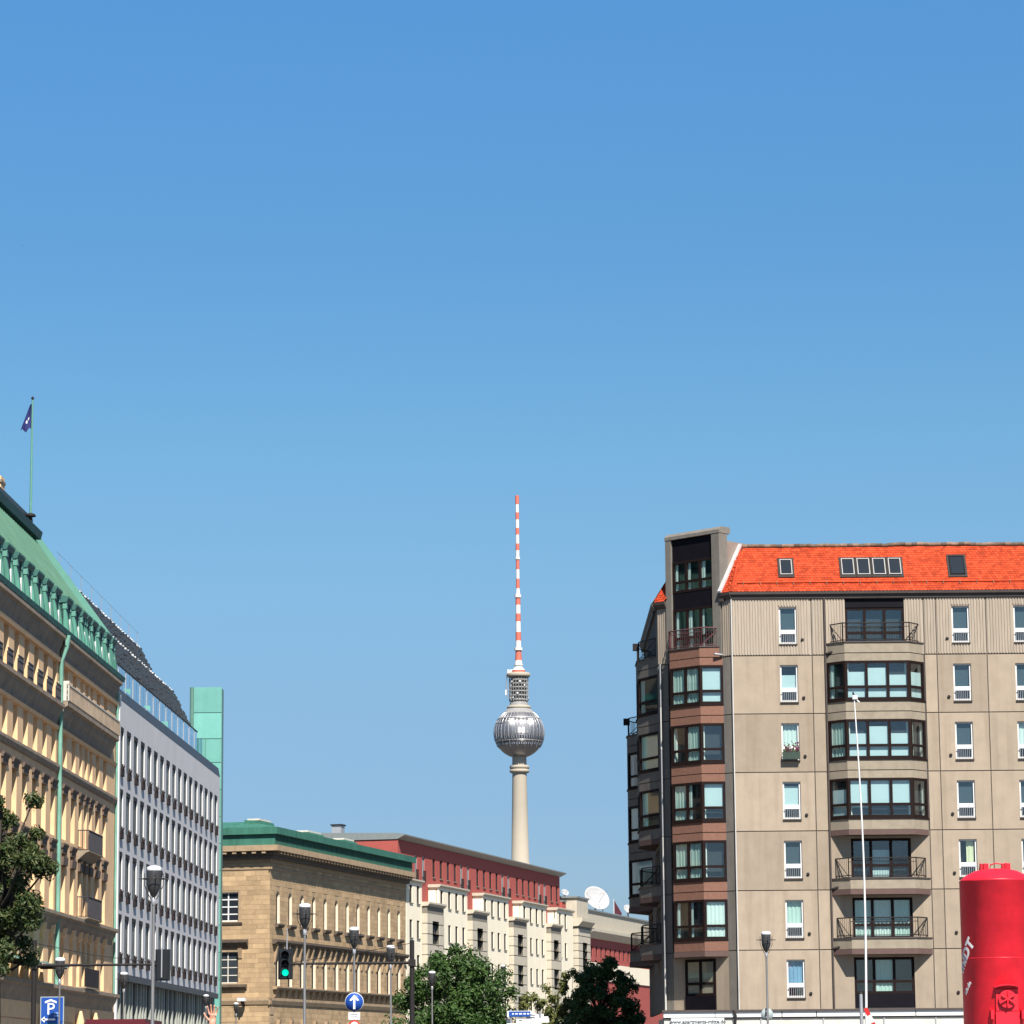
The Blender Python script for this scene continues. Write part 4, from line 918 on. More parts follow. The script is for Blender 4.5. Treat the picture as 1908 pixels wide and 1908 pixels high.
# rain pipes
for (x, y) in ((10.47, 153), (14.93, 153)):
    q = MB(); z = 4.4
    MB().tube([(x-OX+.0, -.06, 4.4), (x-OX, -.06, 23.9)], .035 if x < 12 else .05, 6).put('downpipe', metal_light if x < 12 else gutterm, ph)
for i in range(8): MB().tube([(CH[0]+.16*.707, CH[1]-.16*.707-.14, FZ[0]+i*2.1), (CH[0]+.16*.707, CH[1]-.16*.707-.14, FZ[0]+i*2.1+2.08)], .05, 6).put('downpipe', metal_light if i % 3 == 0 else metal_grey, ph)  # segments change metal to imitate sun and shade alternating down the pipe
# --- street side, in shade
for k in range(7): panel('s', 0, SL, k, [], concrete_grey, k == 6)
RUNX[0] = 2.2
for (bx0, bx1, cl) in ((9.2, 15.1, (3, 6)), (.6, 6.4, (2, 5))):
    SD = .9 if bx0 > 5 else 1.12
    bay('s', bx0, bx1, SD, cl[0], cl[1], concrete_grey, 2, [['green', 'edge']], [['green']], [['green'], ['edge']])
    rail('s', bx0, bx1, SD, FZ[cl[1]]+.53)
    for k in range(cl[0]-1, 0, -1):
        balcony('s', bx0, bx1, SD, FZ[k], concrete_grey); rail('s', bx0, bx1, SD, FZ[k]+.53)
        bay_window('s', ((bx0+1.2, -.03), (bx1-1.0, -.03)), FZ[k]+.6, 1.7, 2, ['edge', 'green'], 'balcony_door')
    bx = MB().box(0, .32, 0, .3, 0, .34).put('flower_box', planterm, ph, (SF[0]-SD-.2, SF[1]-bx1+2.2, FZ[cl[1]]+1.1))
RUNX[0] = 1.0
# --- roof: fascia, gutter, tiles, ridge
P(MB().extr([(-.3, 23.9), (.10, 23.9), (.10, 24.05), (.22, 24.08), (.24, 24.2), (-.3, 24.22)], XB[0]-.1, XC[-1]), 'gutter', gutterm)
P(MB().extr([(-.3, 23.9), (.10, 23.9), (.22, 24.08), (.24, 24.2), (-.3, 24.22)], c1, CL+.09), 'gutter', gutterm, 'c'); P(MB().extr([(-.3, 23.9), (.10, 23.9), (.22, 24.08), (.24, 24.2), (-.3, 24.22)], -.05, c0), 'gutter', gutterm, 'c')
P(MB().extr([(-.3, 23.9), (.10, 23.9), (.26, 24.08), (.28, 24.2), (-.3, 24.22)], 0, SL+.1), 'gutter', gutterm, 's')
RUN, RISE = 1.48, 2.39                                  # steep tiled mansard
def roofplane(fr, x0f, x1f):
    """tiles laid in courses on a plane rising from the eaves; x0f/x1f give the course ends (hips)"""
    b = MB(); n = 20; sl = math.hypot(RUN, RISE); dy, dz = RUN/sl, RISE/sl
    for j in range(n):
        f0, f1 = j/n, min(1, (j+1.5)/n); x = x0f(f0)-(.09 if j % 2 else 0); xe = x1f(f0)
        while x < xe:
            w = .172; q = R.uniform(-.004, .004)
            pts = []
            for (px_, t) in ((x, .035), (x+w*.25, .008), (x+w*.5, 0), (x+w*.75, .008), (x+w, .035)):
                s = f0*sl+t; pts.append((px_, s*dy-.20-.028*dz-q, 24.2+s*dz+.028*dy))
            s = f1*sl; pts += [(x+w, s*dy-.20-.003*dz, 24.2+s*dz+.003*dy), (x, s*dy-.20-.003*dz, 24.2+s*dz+.003*dy)]
            b.poly(pts)
            lo = [(p[0], p[1]+.028*dz, p[2]-.028*dy) for p in pts[:5]]
            for i in range(4): b.poly([pts[i+1], pts[i], lo[i], lo[i+1]])
            x += w+.003
    o = P(b, 'roof_tiles', tile, fr); o['kind'] = 'stuff'; return o
tn = math.tan(rad(22.5))
roofplane('f', lambda f: XB[0]-.05+f*RUN*tn, lambda f: 33.52)
roofplane('c', lambda f: c1, lambda f: CL+.0-f*RUN*tn); roofplane('c', lambda f: .0+f*RUN*tn, lambda f: c0)
roofplane('s', lambda f: 0, lambda f: SL-f*RUN*tn)
P(MB().extr([(.10, 24.17), (-RUN+.14, 24.2+RISE-.10), (-RUN-8, 24.2+RISE-.1), (-RUN-8, 23.95), (-.05, 23.95)], XB[0]+1.0, 33.5), 'roof_deck', gutterm)
P(MB().extr([(.17, 24.17), (-RUN+.20, 24.2+RISE-.04), (-RUN-1.4, 24.2+RISE-.04), (-RUN-1.4, 23.8), (.17, 23.8)], c1, CL-.35), 'roof_deck', gutterm, 'c')
P(MB().extr([(.17, 24.17), (-RUN+.20, 24.2+RISE-.04), (-RUN-5, 24.2+RISE-.04), (-RUN-5, 23.8), (.17, 23.8)], 0, SL-.9), 'roof_deck', gutterm, 's')
rt = MB()
for i in range(7):
    a0, a1 = math.pi*i/6, 0
    pass
rt.tube([(0, 0, 0), (.3, 0, 0)], [.095, .11], 10); rtm = rt.mesh('ridge_tile', tile_old); htm = MB().tube([(0, 0, 0), (.3, 0, 0)], [.055, .075], 8).mesh('hip_tile', tile)
i = 0; x = XB[0]+RUN*tn
while x < 33.3:
    zz = 24.2+RISE+.06+(.03 if 18.0 < x < 22.0 else 0)+R.uniform(-.015, .015)
    link('ridge_tile', rtm, ph, (x-OX, RUN-.18, zz), R.uniform(-.05, .05)); x += .285
for j in range(10):                                      # hip between the front and the corner slope
    f = j/10; link('hip_tile', htm, ph, (f*RUN*tn+.02, f*RUN-.20, 24.22+f*RISE), eul=(0, -rad(56), rad(67)))
# lead flashing along the small tower
fl_ = MB(); sl = math.hypot(RUN, RISE)
fl_.extr([(.26, 24.2), (.30, 24.3), (-RUN+.16, 24.3+RISE+.1), (-RUN+.1, 24.2+RISE)], c1, c1+.20); P(fl_, 'flashing', lead, 'c')
gm_ = MB(); y_ = .30*RUN
P(MB().tube([(XB[0]+.3, -.16+.17*RUN-.06, 24.2+.17*RISE+.08), (33, -.16+.17*RUN-.06, 24.2+.17*RISE+.08)], .035, 5), 'snow_guard', tile)
sb = MB(); x = XB[0]+.6
while x < 33: sb.box(x, x+.03, -.2+.17*RUN-.1, -.1+.17*RUN, 24.2+.17*RISE-.05, 24.2+.17*RISE+.12); x += .8
P(sb, 'snow_guard_brackets', tile_old)
def skylight(x0, x1, za, zb, fm_, open_=False):
    dy, dz = RUN/sl, RISE/sl; f = (za-24.2)/RISE; L = (zb-za)/dz; W = x1-x0; tilt = math.atan2(RUN, RISE)
    b = MB(); b.box(-.10, W+.10, -.07, .05, -.14, L+.10); o = b.put('skylight', metal_dark, ph, (x0-OX, -.2+f*RUN, za), eul=(-tilt, 0, 0))
    ex = -.12 if open_ else -.10
    g = link('sash', frame_mesh(('sky', round(W, 2), round(L, 2), fm_.name), W, L, [], [], .04, .05, fm_), o, (0, ex-.02, 0), eul=(rad(9) if open_ else 0, 0, 0))
    link('pane', plate('sky', W-.1, L-.1, pane_dk, 'pane'), o, (.05, ex, .05)) if not open_ else link('pane', plate('sky', W-.1, L-.1, pane_dk, 'pane'), g, (.05, .02, .05))
    return o
skylight(12.9, 13.48, 25.05, 25.86, lamp_grey)
for i in range(4): skylight(15.87+i*.755, 15.87+i*.755+.60, 25.02, 25.88, lamp_grey)
skylight(21.08, 21.80, 25.0, 25.98, blackpanel)
# --- ground floor shops with the white fascia
P(MB().box(6.85, 32, -2.0, 4, 0, 4.0), 'shop_front', white_dirty); P(MB().extr([(-1, 4.28), (2.2, 4.28), (2.2, 4.37), (-1, 4.40)], 6.75, 32), 'shop_roof', gutterm)
x = 6.8
for w in (2.4, 3.1, 1.6, 2.4, 2.2, 2.6, 2.9, .7, 2.9, 3.2): P(MB().box(x+.02, x+w-.02, -2.12, -1.9, 4.03, 4.27), 'fascia_panel', white); x += w
P(MB().box(6.8, 32, -2.06, -1.9, 3.97, 4.03), 'fascia_strip', gutterm)
for x in (9.0, 11.3, 14.2, 17, 19.4, 22): P(MB().box(x, x+.06, -2.05, -1.98, 0, 3.97), 'shop_post', metal_grey)
q = P(MB().tube([(10.05, -2.2, 4.35), (10.15, -2.25, 4.1), (10.1, -2.2, 3.4)], .06, 5), 'shop_pipe', metal_dark)

# ------------------------------------------------------------------ lettering helper (flat print turned into mesh)
def text_mesh(s, size, ext=.004, bold=0.0):
    c = bpy.data.curves.new('lettering', 'FONT'); c.body = s; c.size = size; c.extrude = ext; c.align_x = 'CENTER'; c.resolution_u = 3; c.offset = bold
    o = bpy.data.objects.new('tmp', c); COL.objects.link(o); dg = bpy.context.evaluated_depsgraph_get()
    me = bpy.data.meshes.new_from_object(o.evaluated_get(dg)); bpy.data.objects.remove(o); bpy.data.curves.remove(c); return me
def upright(me, parent, m, loc): me.materials.clear(); me.materials.append(m); return link('lettering', me, parent, loc, eul=(rad(90), 0, 0))
sx, sz = at(1300, 1908, 150.8).x, at(1300, 1902, 150.8).z
sb_ = thing('shop_sign', (sx, 150.78, 3.28), 'long white sign board with grey web address on the shop front below the corner bay', 'sign')
MB().box(-1.21, 1.21, 0, .08, 0, .70).put('board', white, sb_); box(-1.24, 1.24, .01, .07, -.03, .73).put('rim', metal_grey, sb_)
upright(text_mesh('www.apartments-mitte.de', .245, .004, .007), sb_, letter_grey, (0, -.006, .47))
# ------------------------------------------------------------------ red silo
SY = 107.0
sc_ = at(1856, 1622, SY); silo = thing('mortar_silo', (sc_.x-.02, SY, 0), 'tall bright red cylindrical silo with domed top in front of the panel building', 'silo', rad(0))
zz = lambda y: at(1856, y, SY-1.1).z
rad_s = 1.205; zt = zz(1640); zb = 2.55
MB().lathe([(.35, .9), (rad_s, zb), (rad_s, zt-.01), (rad_s+.012, zt), (rad_s-.01, zt+.05)], 64).put('tank', silo_red, silo)
MB().lathe([(rad_s-.01, zt+.05), (1.0, zt+.21), (.7, zt+.36), (.35, zt+.43), (.05, zt+.45)], 48).put('dome', silo_red, silo)
for z in (5.15,):
    MB().lathe([(rad_s, z-.012), (rad_s+.006, z-.005), (rad_s+.006, z+.005), (rad_s, z+.012)], 64).put('weld_seam', silo_red, silo)
lug = MB()
for sx_ in (-.42, .30):
    lug.prism([(sx_-.0, -.25), (sx_+.16, -.25), (sx_+.16, .1), (sx_, .1)], zt+.28, zt+.60)
    lug.extr([(.25, zt+.28), (.25, zt+.58), (.0, zt+.62), (-.3, zt+.3)], sx_-.10, sx_-.04)
lug.put('lifting_lug', silo_red, silo)
MB().tube([(-.22, -.15, zt+.38), (-.18, -.15, zt+.56), (0, -.15, zt+.61), (.2, -.15, zt+.58), (.34, -.15, zt+.62), (.38, -.15, zt+.42)], .025, 6).put('lifting_bar', silo_red, silo)
box(-.015, .015, -.95, -.88, zt+.08, zt+.22).put('marker_stub', gutterm, silo)
hx = .05; hz = zz(1863)
hb = MB().box(hx-.36, hx+.36, -rad_s-.05, -rad_s+.25, hz-.36, hz+.34).put('hatch', silo_red, silo)
q = MB(); N = 12
arc = [(hx+.44*math.sin(-1.2+2.4*i/N), -rad_s-.16-.12*math.cos(-1.2+2.4*i/N), hz+.36+.13*math.cos(-1.2+2.4*i/N)) for i in range(N+1)]
for i in range(N): q.poly([arc[i], arc[i+1], (arc[i+1][0], -rad_s+.2, arc[i+1][2]+.03), (arc[i][0], -rad_s+.2, arc[i][2]+.03)]); q.poly([arc[i], arc[i+1], (arc[i+1][0], arc[i+1][1], arc[i+1][2]-.035), (arc[i][0], arc[i][1], arc[i][2]-.035)])
q.put('hatch_hood', silo_red, hb)
d = MB().lathe([(.01, .0), (.25, .0), (.29, .03), (.29, .07), (.01, .07)], 24, sm=False).put('hatch_lid', silo_red, hb, (hx, -rad_s-.09, hz+.02), eul=(rad(90), 0, 0))
q = MB()
for an in (.5, 1.5, 2.6): q.tube([(hx-.24*math.cos(an), -rad_s-.22, hz-.24*math.sin(an)+.02), (hx+.24*math.cos(an), -rad_s-.22, hz+.24*math.sin(an)+.02)], .03, 5)
q.put('lid_ribs', silo_red, hb)
for s in (-.5, .5): box(hx+s-.05, hx+s+.05, -rad_s-.12, -rad_s+.15, hz-.62, hz-.32).put('hinge', silo_red, hb)
box(hx-.38, hx+.38, -rad_s-.06, -rad_s+.3, hz-1.0, hz-.38).put('chute', silo_red, silo)
for k in range(4):
    an = math.pi/4+k*math.pi/2; MB().tube([(1.12*math.cos(an), 1.12*math.sin(an), 2.9), (1.25*math.cos(an), 1.25*math.sin(an), .0)], .09, 6).put('leg', silo_red, silo)
def wrap(txt, size, ang0, z0, tilt):
    me = text_mesh(txt, size, .004, .02 if size > .4 else .006); c, s = math.cos(tilt), math.sin(tilt)
    for v in me.vertices:
        x, y, z = v.co; X, Z = x*c-y*s, x*s+y*c; an = ang0+X/rad_s; r = rad_s+.012+z; v.co = (r*math.sin(an), -r*math.cos(an), z0+Z)
    me.materials.clear(); me.materials.append(letter_w); link('lettering', me, silo)
wrap('mIDT', .52, rad(-65), zz(1785), rad(52)); wrap('idt.de', .22, rad(-64), zz(1842), rad(52))

# ------------------------------------------------------------------ thin white mast with its warning board
mb_ = at(1613, 1895, 98); mtp = at(1590, 1297, 98)
wm = thing('white_mast', (mb_.x+.02, 98, 0), 'thin tapering white mast rising in front of the concrete bays', 'mast')
lean = mtp.x-mb_.x
pts = [(0, 0, 0), (0, 0, 3.2)]; n = 12
for i in range(1, n+1):
    f = i/n; pts.append((lean*f+.10*math.sin(f*math.pi), 0, 3.2+(mtp.z-3.2)*f))
MB().tube(pts, [.042]*2+[.038-.019*i/n for i in range(1, n+1)], 8).put('pole', mast_white, wm)
tp = pts[-1]; MB().box(tp[0]-.05, tp[0]+.10, -.06, .06, tp[2]-.10, tp[2]+.02).put('head', mast_white, wm); MB().tube([(tp[0], 0, tp[2]), (tp[0]-.03, 0, tp[2]+.12)], .03, 5).put('sensor', metal_dark, wm)
MB().tube([(tp[0]+.04, 0, tp[2]-.08), (tp[0]+.16, 0, tp[2]-.2)], .025, 5).put('arm', mast_white, wm)
wb_ = at(1606, 1895, 97); bd = thing('warning_board', (wb_.x, 97, 0), 'red and white striped warning board leaning on the foot of the white mast', 'barrier')
ta, tb2 = at(1609, 1880, 97), at(1624, 1910, 97); dv = Vector((tb2.x-ta.x, 0, tb2.z-ta.z)); z1 = ta.z
for i in range(6):
    c0_, c1_ = ta+dv*(i*.45), ta+dv*((i+1)*.45); q = MB()
    q.extr([(.02, 0), (.02, 1), (-.02, 1), (-.02, 0)], 0, 1)
    q.v = [(c1_.x-bd.location.x+(c0_.x-c1_.x)*vz+.11*vx, vy, c1_.z+(c0_.z-c1_.z)*vz+.05*vx) for vx, vy, vz in q.v]
    q.put('stripe', [sign_red, mast_white][i % 2], bd)
MB().tube([(.3, .06, 0), (tb2.x-bd.location.x+.05, .06, tb2.z)], .04, 6).put('stand', metal_grey, bd)
gp = at(1604, 1852, 99); bo = thing('grey_post', (gp.x, 99, 0), 'short grey pipe post standing beside the white mast', 'post'); MB().tube([(0, 0, 0), (0, 0, gp.z)], .055, 8).put('pipe', metal_grey, bo); MB().lathe([(.06, gp.z), (.06, gp.z+.05), (.02, gp.z+.07)], 8).put('cap', metal_dark, bo)

# ------------------------------------------------------------------ street lamps
def lamp(x, ytop, Y, label, group='street lamps along the road', s=1.0, first=[None]):
    """post with the dark lantern, pale cap and thin cross ring"""
    p = at(x, ytop, Y); H = p.z
    t = thing('street_lamp', (p.x, Y, 0), label, 'street lamp', R.uniform(0, .6), group)
    k = s*.92
    MB().tube([(0, 0, 0), (0, 0, 1.1), (0, 0, 1.15), (0, 0, H-.86*k)], [.07, .07, .05, .036], 8).put('post', lamp_grey, t)
    if first[0] is None:
        l = MB().lathe([(.045, -.86), (.05, -.80), (.09, -.74), (.155, -.60), (.178, -.50), (.182, -.3), (.186, -.14), (.18, -.12)], 16).put('lantern', lamp_head, t)
        c = MB().lathe([(.186, -.13), (.195, -.10), (.18, -.04), (.10, -.005), (.02, 0)], 16).put('cap', lamp_top, l)
        r = MB()
        for i in range(24):
            a0, a1 = 2*math.pi*i/24, 2*math.pi*(i+1)/24; r.tube([(.30*math.cos(a0), .30*math.sin(a0), -.34), (.30*math.cos(a1), .30*math.sin(a1), -.34)], .012, 4, cap=False)
        for i in range(4):
            a0 = math.pi/2*i; ca, sa = math.cos(a0), math.sin(a0); r.tube([(.17*ca, .17*sa, -.34), (.40*ca, .40*sa, -.34)], .014, 4); r.tube([(.24*ca, .24*sa, -.2), (.24*ca, .24*sa, -.52), (.12*ca, .12*sa, -.78), (.05*ca, .05*sa, -.88)], .011, 4)
        rr = r.put('ring', lamp_head, l); cl = MB().lathe([(.045, -1.02), (.062, -.98), (.062, -.84), (.045, -.82)], 10).put('collar', metal_grey, l); first[0] = l; l.location = (0, 0, H); l.scale = (k, k, k)
    else:
        l = first[0].copy(); COL.objects.link(l); l.parent = t; l.location = (0, 0, H); l.scale = (k, k, k)
        for ch in first[0].children: c = ch.copy(); COL.objects.link(c); c.parent = l
    return t
lamp(287, 1613, 77, 'tall street lamp in front of the pale grey building beside black signal')
lamp(568, 1683, 95, 'street lamp just right of the green traffic light')
lamp(660, 1727, 112, 'street lamp carrying the round blue arrow sign')
lamp(728, 1761, 128, 'street lamp just left of the dark signal mast by the cream building')
lamp(805, 1809, 161, 'street lamp in front of the big leafy tree, the taller of two')
lamp(832, 1832, 190, 'street lamp in front of the big leafy tree, the shorter of two')
lamp(1427, 1735, 117, 'street lamp in front of the panel building with round grey sign back')
lamp(112, 1784, 137, 'greenish street lamp behind the blue parking sign', s=1.2)
lamp(231, 1811, 163, 'small street lamp at the left edge of the grey building', s=1.1)
lamp(384, 1853, 211, 'small street lamp above the raised hand')
lamp(440, 1868, 226, 'tiny street lamp below the ground floor window of the sandstone building')
lamp(937, 1786+12, 240, 'distant street lamp rising out of the sparse pale tree')
# ------------------------------------------------------------------ traffic signals on cantilever masts
def head(parent, x, z, back, tilt=0):
    h = MB().prism([(x-.20, -.1), (x+.20, -.1), (x+.20, .14), (x-.20, .14)], z-.52, z+.52).put('signal_head', signalm, parent)
    sgn = 1 if back else -1
    box(x-.27, x+.27, .0 if back else .0, .03, z-.56, z+.56).put('backing_board', signalm, h)
    for i, m in ((1, signalm), (0, signalm), (-1, green_lit)):
        cz = z+i*.32; y = sgn*.16
        MB().lathe([(.12, 0), (.12, .03), (.01, .05)], 18).put('lens', m if not back else signalm, h, (x, -.10 if not back else .16, cz), eul=(rad(90 if not back else -90), 0, 0))
        v = MB()
        for k in range(10):
            a0, a1 = math.pi*(-.1+1.2*k/10), math.pi*(-.1+1.2*(k+1)/10)
            v.poly([(x+.14*math.cos(a0), -.1 if not back else .14, cz+.14*math.sin(a0)), (x+.14*math.cos(a1), -.1 if not back else .14, cz+.14*math.sin(a1)), (x+.14*math.cos(a1), -.32 if not back else .36, cz+.14*math.sin(a1)), (x+.14*math.cos(a0), -.32 if not back else .36, cz+.14*math.sin(a0))])
        v.put('visor', signalm, h)
    if back: box(x-.04, x+.0, -.14, -.1, z-.45, z+.62).put('bracket', metal_grey, h)
    return h
def signal(xm, ytop, yarm, xh, Y, back, label, yh, rod=False):
    b = at(xm, 1900, Y); t = thing('traffic_signal', (b.x, Y, 0), label, 'traffic light', 0, 'signals on cantilever masts')
    H = at(xm, ytop, Y).z; A = at(xm, yarm, Y).z; hx = at(xh, yh, Y); dx = hx.x-b.x
    MB().tube([(0, 0, 0), (0, 0, H)], [.10, .085], 8).put('mast', metal_dark, t)
    MB().tube([(0, 0, A), (dx, 0, A)], [.055, .04], 7).put('arm', metal_dark, t); MB().tube([(0, 0, H-.1), (dx*.45, 0, A+.36), (dx*.95, 0, A+.05)], .012, 4).put('stay_wire', metal_dark, t)
    box(-.13, .13, -.13, .13, A-.12, A+.12).put('clamp', metal_dark, t)
    if rod:
        MB().tube([(dx+.05, 0, hx.z+.5), (dx+.05, 0, hx.z+.75), (dx+.06, 0, hx.z+1.3)], [.03, .025, .015], 5).put('aerial', metal_grey, t)
    return t, head(t, dx, hx.z, back)
signal(62, 1752, 1799, 303, 117, True, 'dark signal mast at the left with long arm and signal seen from behind', 1798)
signal(768, 1752, 1794, 532, 118, False, 'dark signal mast with arm holding the lit green traffic light', 1796, True)
# ------------------------------------------------------------------ signs
pp = at(97, 1886, 139); ps = thing('parking_sign', (pp.x, 139, 0), 'blue rectangular parking sign with white P, roof and left arrow', 'sign')
zc_ = pp.z/2.35; ps.scale = (2.35, 2.35, 2.35)
box(-.215, .215, 0, .02, zc_-.36, zc_+.28).put('plate', sign_back, ps); box(-.198, .198, -.006, 0, zc_-.345, zc_+.265).put('face', sign_blue, ps)
upright(text_mesh('P', .30), ps, letter_w, (-.025, -.012, zc_-.04))
q = MB()
for s in (-1, 1): q.poly([(-.025, -.010, zc_+.235), (-.025, -.010, zc_+.200), (-.025+s*.105, -.010, zc_+.160), (-.025+s*.105, -.010, zc_+.195)][::s])
q.box(-.16, .06, -.012, -.008, zc_-.145, zc_-.115); q.poly([(-.20, -.012, zc_-.13), (-.13, -.012, zc_-.185), (-.13, -.012, zc_-.075)]); q.put('symbols', letter_w, ps)
q = MB()
for i in range(2):
    for j in range(3): q.box(.035+j*.03, .058+j*.03, -.012, -.008, zc_-.03-i*.05, zc_-.005-i*.05)
q.put('small_lettering', mat('faded_lettering', (.25, .4, .62)), ps); box(-.09, .10, -.012, -.006, zc_-.34, zc_-.20).put('green_panel', mat('teal_panel', (.02, .22, .25)), ps)
for s in (-.12, .12): MB().tube([(s, .04, 0), (s, .04, zc_+.2)], .025, 6).put('post', metal_grey, ps)
ar = at(660, 1867, 111.8); as_ = thing('arrow_sign', (ar.x, 111.85, ar.z), 'round blue sign with white upward arrow fixed to a lamp post', 'sign')
D = .31
MB().lathe([(.01, 0), (D+.012, 0), (D+.012, .02), (.01, .02)], 40).put('rim', white, as_, eul=(rad(90), 0, 0)); MB().lathe([(.01, .02), (D-.005, .02), (D-.005, .024), (.01, .024)], 40).put('face', sign_blue, as_, eul=(rad(90), 0, 0))
q = MB(); q.box(-.035, .035, -.03, -.025, -.24, .14); q.poly([(0, -.03, .25), (-.17, -.03, .06), (-.10, -.03, .04), (0, -.03, .15)]); q.poly([(0, -.03, .25), (0, -.03, .15), (.10, -.03, .04), (.17, -.03, .06)]); q.put('arrow', letter_w, as_)
pl = box(-.20, .20, -.02, 0, -.60, -.35).put('plate', white, as_); q = MB()
for i in range(5): q.box(-.13+i*.05, -.095+i*.05, -.024, -.02, -.43, -.40); q.box(-.1+i*.04, -.07+i*.04, -.024, -.02, -.51, -.49)
q.put('small_lettering', letter_grey, pl)
nd = MB().lathe([(.01, 0), (.2, 0), (.2, .02), (.01, .02)], 30).put('lower_disc', sign_red, as_, (0, 0, -.82), eul=(rad(90), 0, 0)); MB().lathe([(.01, .02), (.15, .02), (.15, .024), (.01, .024)], 30).put('disc_face', white_dirty, nd)
rs_ = at(1429.5, 1890, 117.1); rk = thing('round_sign', (rs_.x, 117.15, rs_.z), 'round grey back of a traffic sign on the lamp post by the panel building', 'sign'); MB().lathe([(.01, 0), (.22, 0), (.22, .02), (.01, .02)], 36).put('disc', sign_back, rk, eul=(rad(90), 0, 0)); box(-.05, .05, -.16, 0, -.12, -.06).put('clamp', metal_grey, rk); box(-.05, .05, -.16, 0, .08, .14).put('clamp', metal_grey, rk)
nb = at(978, 1895, 128); ns_ = thing('street_name_signs', (nb.x, 128, 0), 'cluster of blue and white street name plates in front of the trees', 'sign')
MB().tube([(-.55, .05, 0), (-.55, .05, nb.z+.3)], .045, 6).put('post', metal_grey, ns_); MB().tube([(.6, .1, 0), (.6, .1, nb.z+.2)], .045, 6).put('post', metal_grey, ns_)
def plate_sign(x0, x1, y, z0_, z1_, m, lm_, bars):
    o = box(x0, x1, y, y+.03, nb.z+z0_, nb.z+z1_).put('plate', m, ns_); q = MB(); x = x0+.12
    for w in bars:
        q.box(x, x+w, y-.006, y, nb.z+(z0_*.6+z1_*.4), nb.z+(z0_*.35+z1_*.65)); x += w+.05
    q.put('small_lettering', lm_, o)
plate_sign(-.70, .30, .0, -.0, .24, white, letter_grey, []); plate_sign(-.62, .22, -.035, .02, .22, sign_blue, letter_w, [.07, .1, .12, .1, .08, .2])
plate_sign(.02, .74, .12, .0, .12, white, letter_grey, [.1, .1]); plate_sign(.05, .92, .08, -.18, .02, white, letter_grey, [.12, .1, .14, .1])
plate_sign(-.35, .95, .04, -.22, -.06, white, letter_grey, [.12]); plate_sign(-.72, .65, .0, -.42, -.24, white, letter_grey, [.1, .14]); box(-.72, -.5, .02, .05, nb.z-.22, nb.z-.05).put('symbol_plate', letter_grey, ns_)
# dark red truck beyond the crossing
tk = at(217, 1899, 108); tkz = tk.z; tr_ = thing('delivery_truck', (tk.x, 108, 0), 'dark red delivery truck, only its roof showing at the bottom edge', 'truck')
MB().prism([(-1.08, 0), (1.08, 0), (1.08, 5.2), (-1.08, 5.2)], .7, tkz-.12).put('body', truck_red, tr_); MB().extr([(0, tkz-.12), (-.0, tkz), (-5.0, tkz), (-5.2, tkz-.12)], -1.02, .95).put('roof', truck_red, tr_)
for sx_ in (-1.0, 1.0):
    for y in (1.0, 4.2):
        w = MB().lathe([(.2, -.12), (.48, -.12), (.48, .12), (.2, .12)], 20).put('wheel', metal_dark, tr_, (sx_, y, .48), eul=(0, rad(90), 0))
for s in (-.9, .9): box(s-.1, s+.1, -.03, 0, 1.0, 1.2).put('tail_light', sign_red, tr_)
box(-1.0, -.01, -.02, 0, .8, tkz-.3).put('door', truck_red, tr_); box(.01, 1.0, -.02, 0, .8, tkz-.3).put('door', truck_red, tr_)
# flower box in the fifth floor window
f5 = thing('window_flowers', (12.75, 152.85, FZ[4]+.60), 'purple flowers in a green box at a white window of the panel building', 'plant')
MB().extr([(0, 0), (.16, 0), (.2, .34), (0, .34)], .02, .84).put('box', mat('planter_green', (.045, .07, .055), var=.15), f5)
fb_ = MB()
for i in range(150):
    c = Vector((R.uniform(.06, .80), -R.uniform(.0, .22), .34+abs(R.gauss(0, .16)))); a_ = R.uniform(0, 6.28); s = R.uniform(.03, .06)
    d1 = Vector((math.cos(a_), .3*math.sin(a_), math.sin(a_)))*s; d2 = Vector((-math.sin(a_), .3, math.cos(a_)))*s; fb_.poly([c-d1, c-d2, c+d1, c+d2], 0 if i % 3 else 1)
fb_.put('blossoms', [mat('blossom_purple', (.09, .025, .045), var=.4), leaf_b], f5)

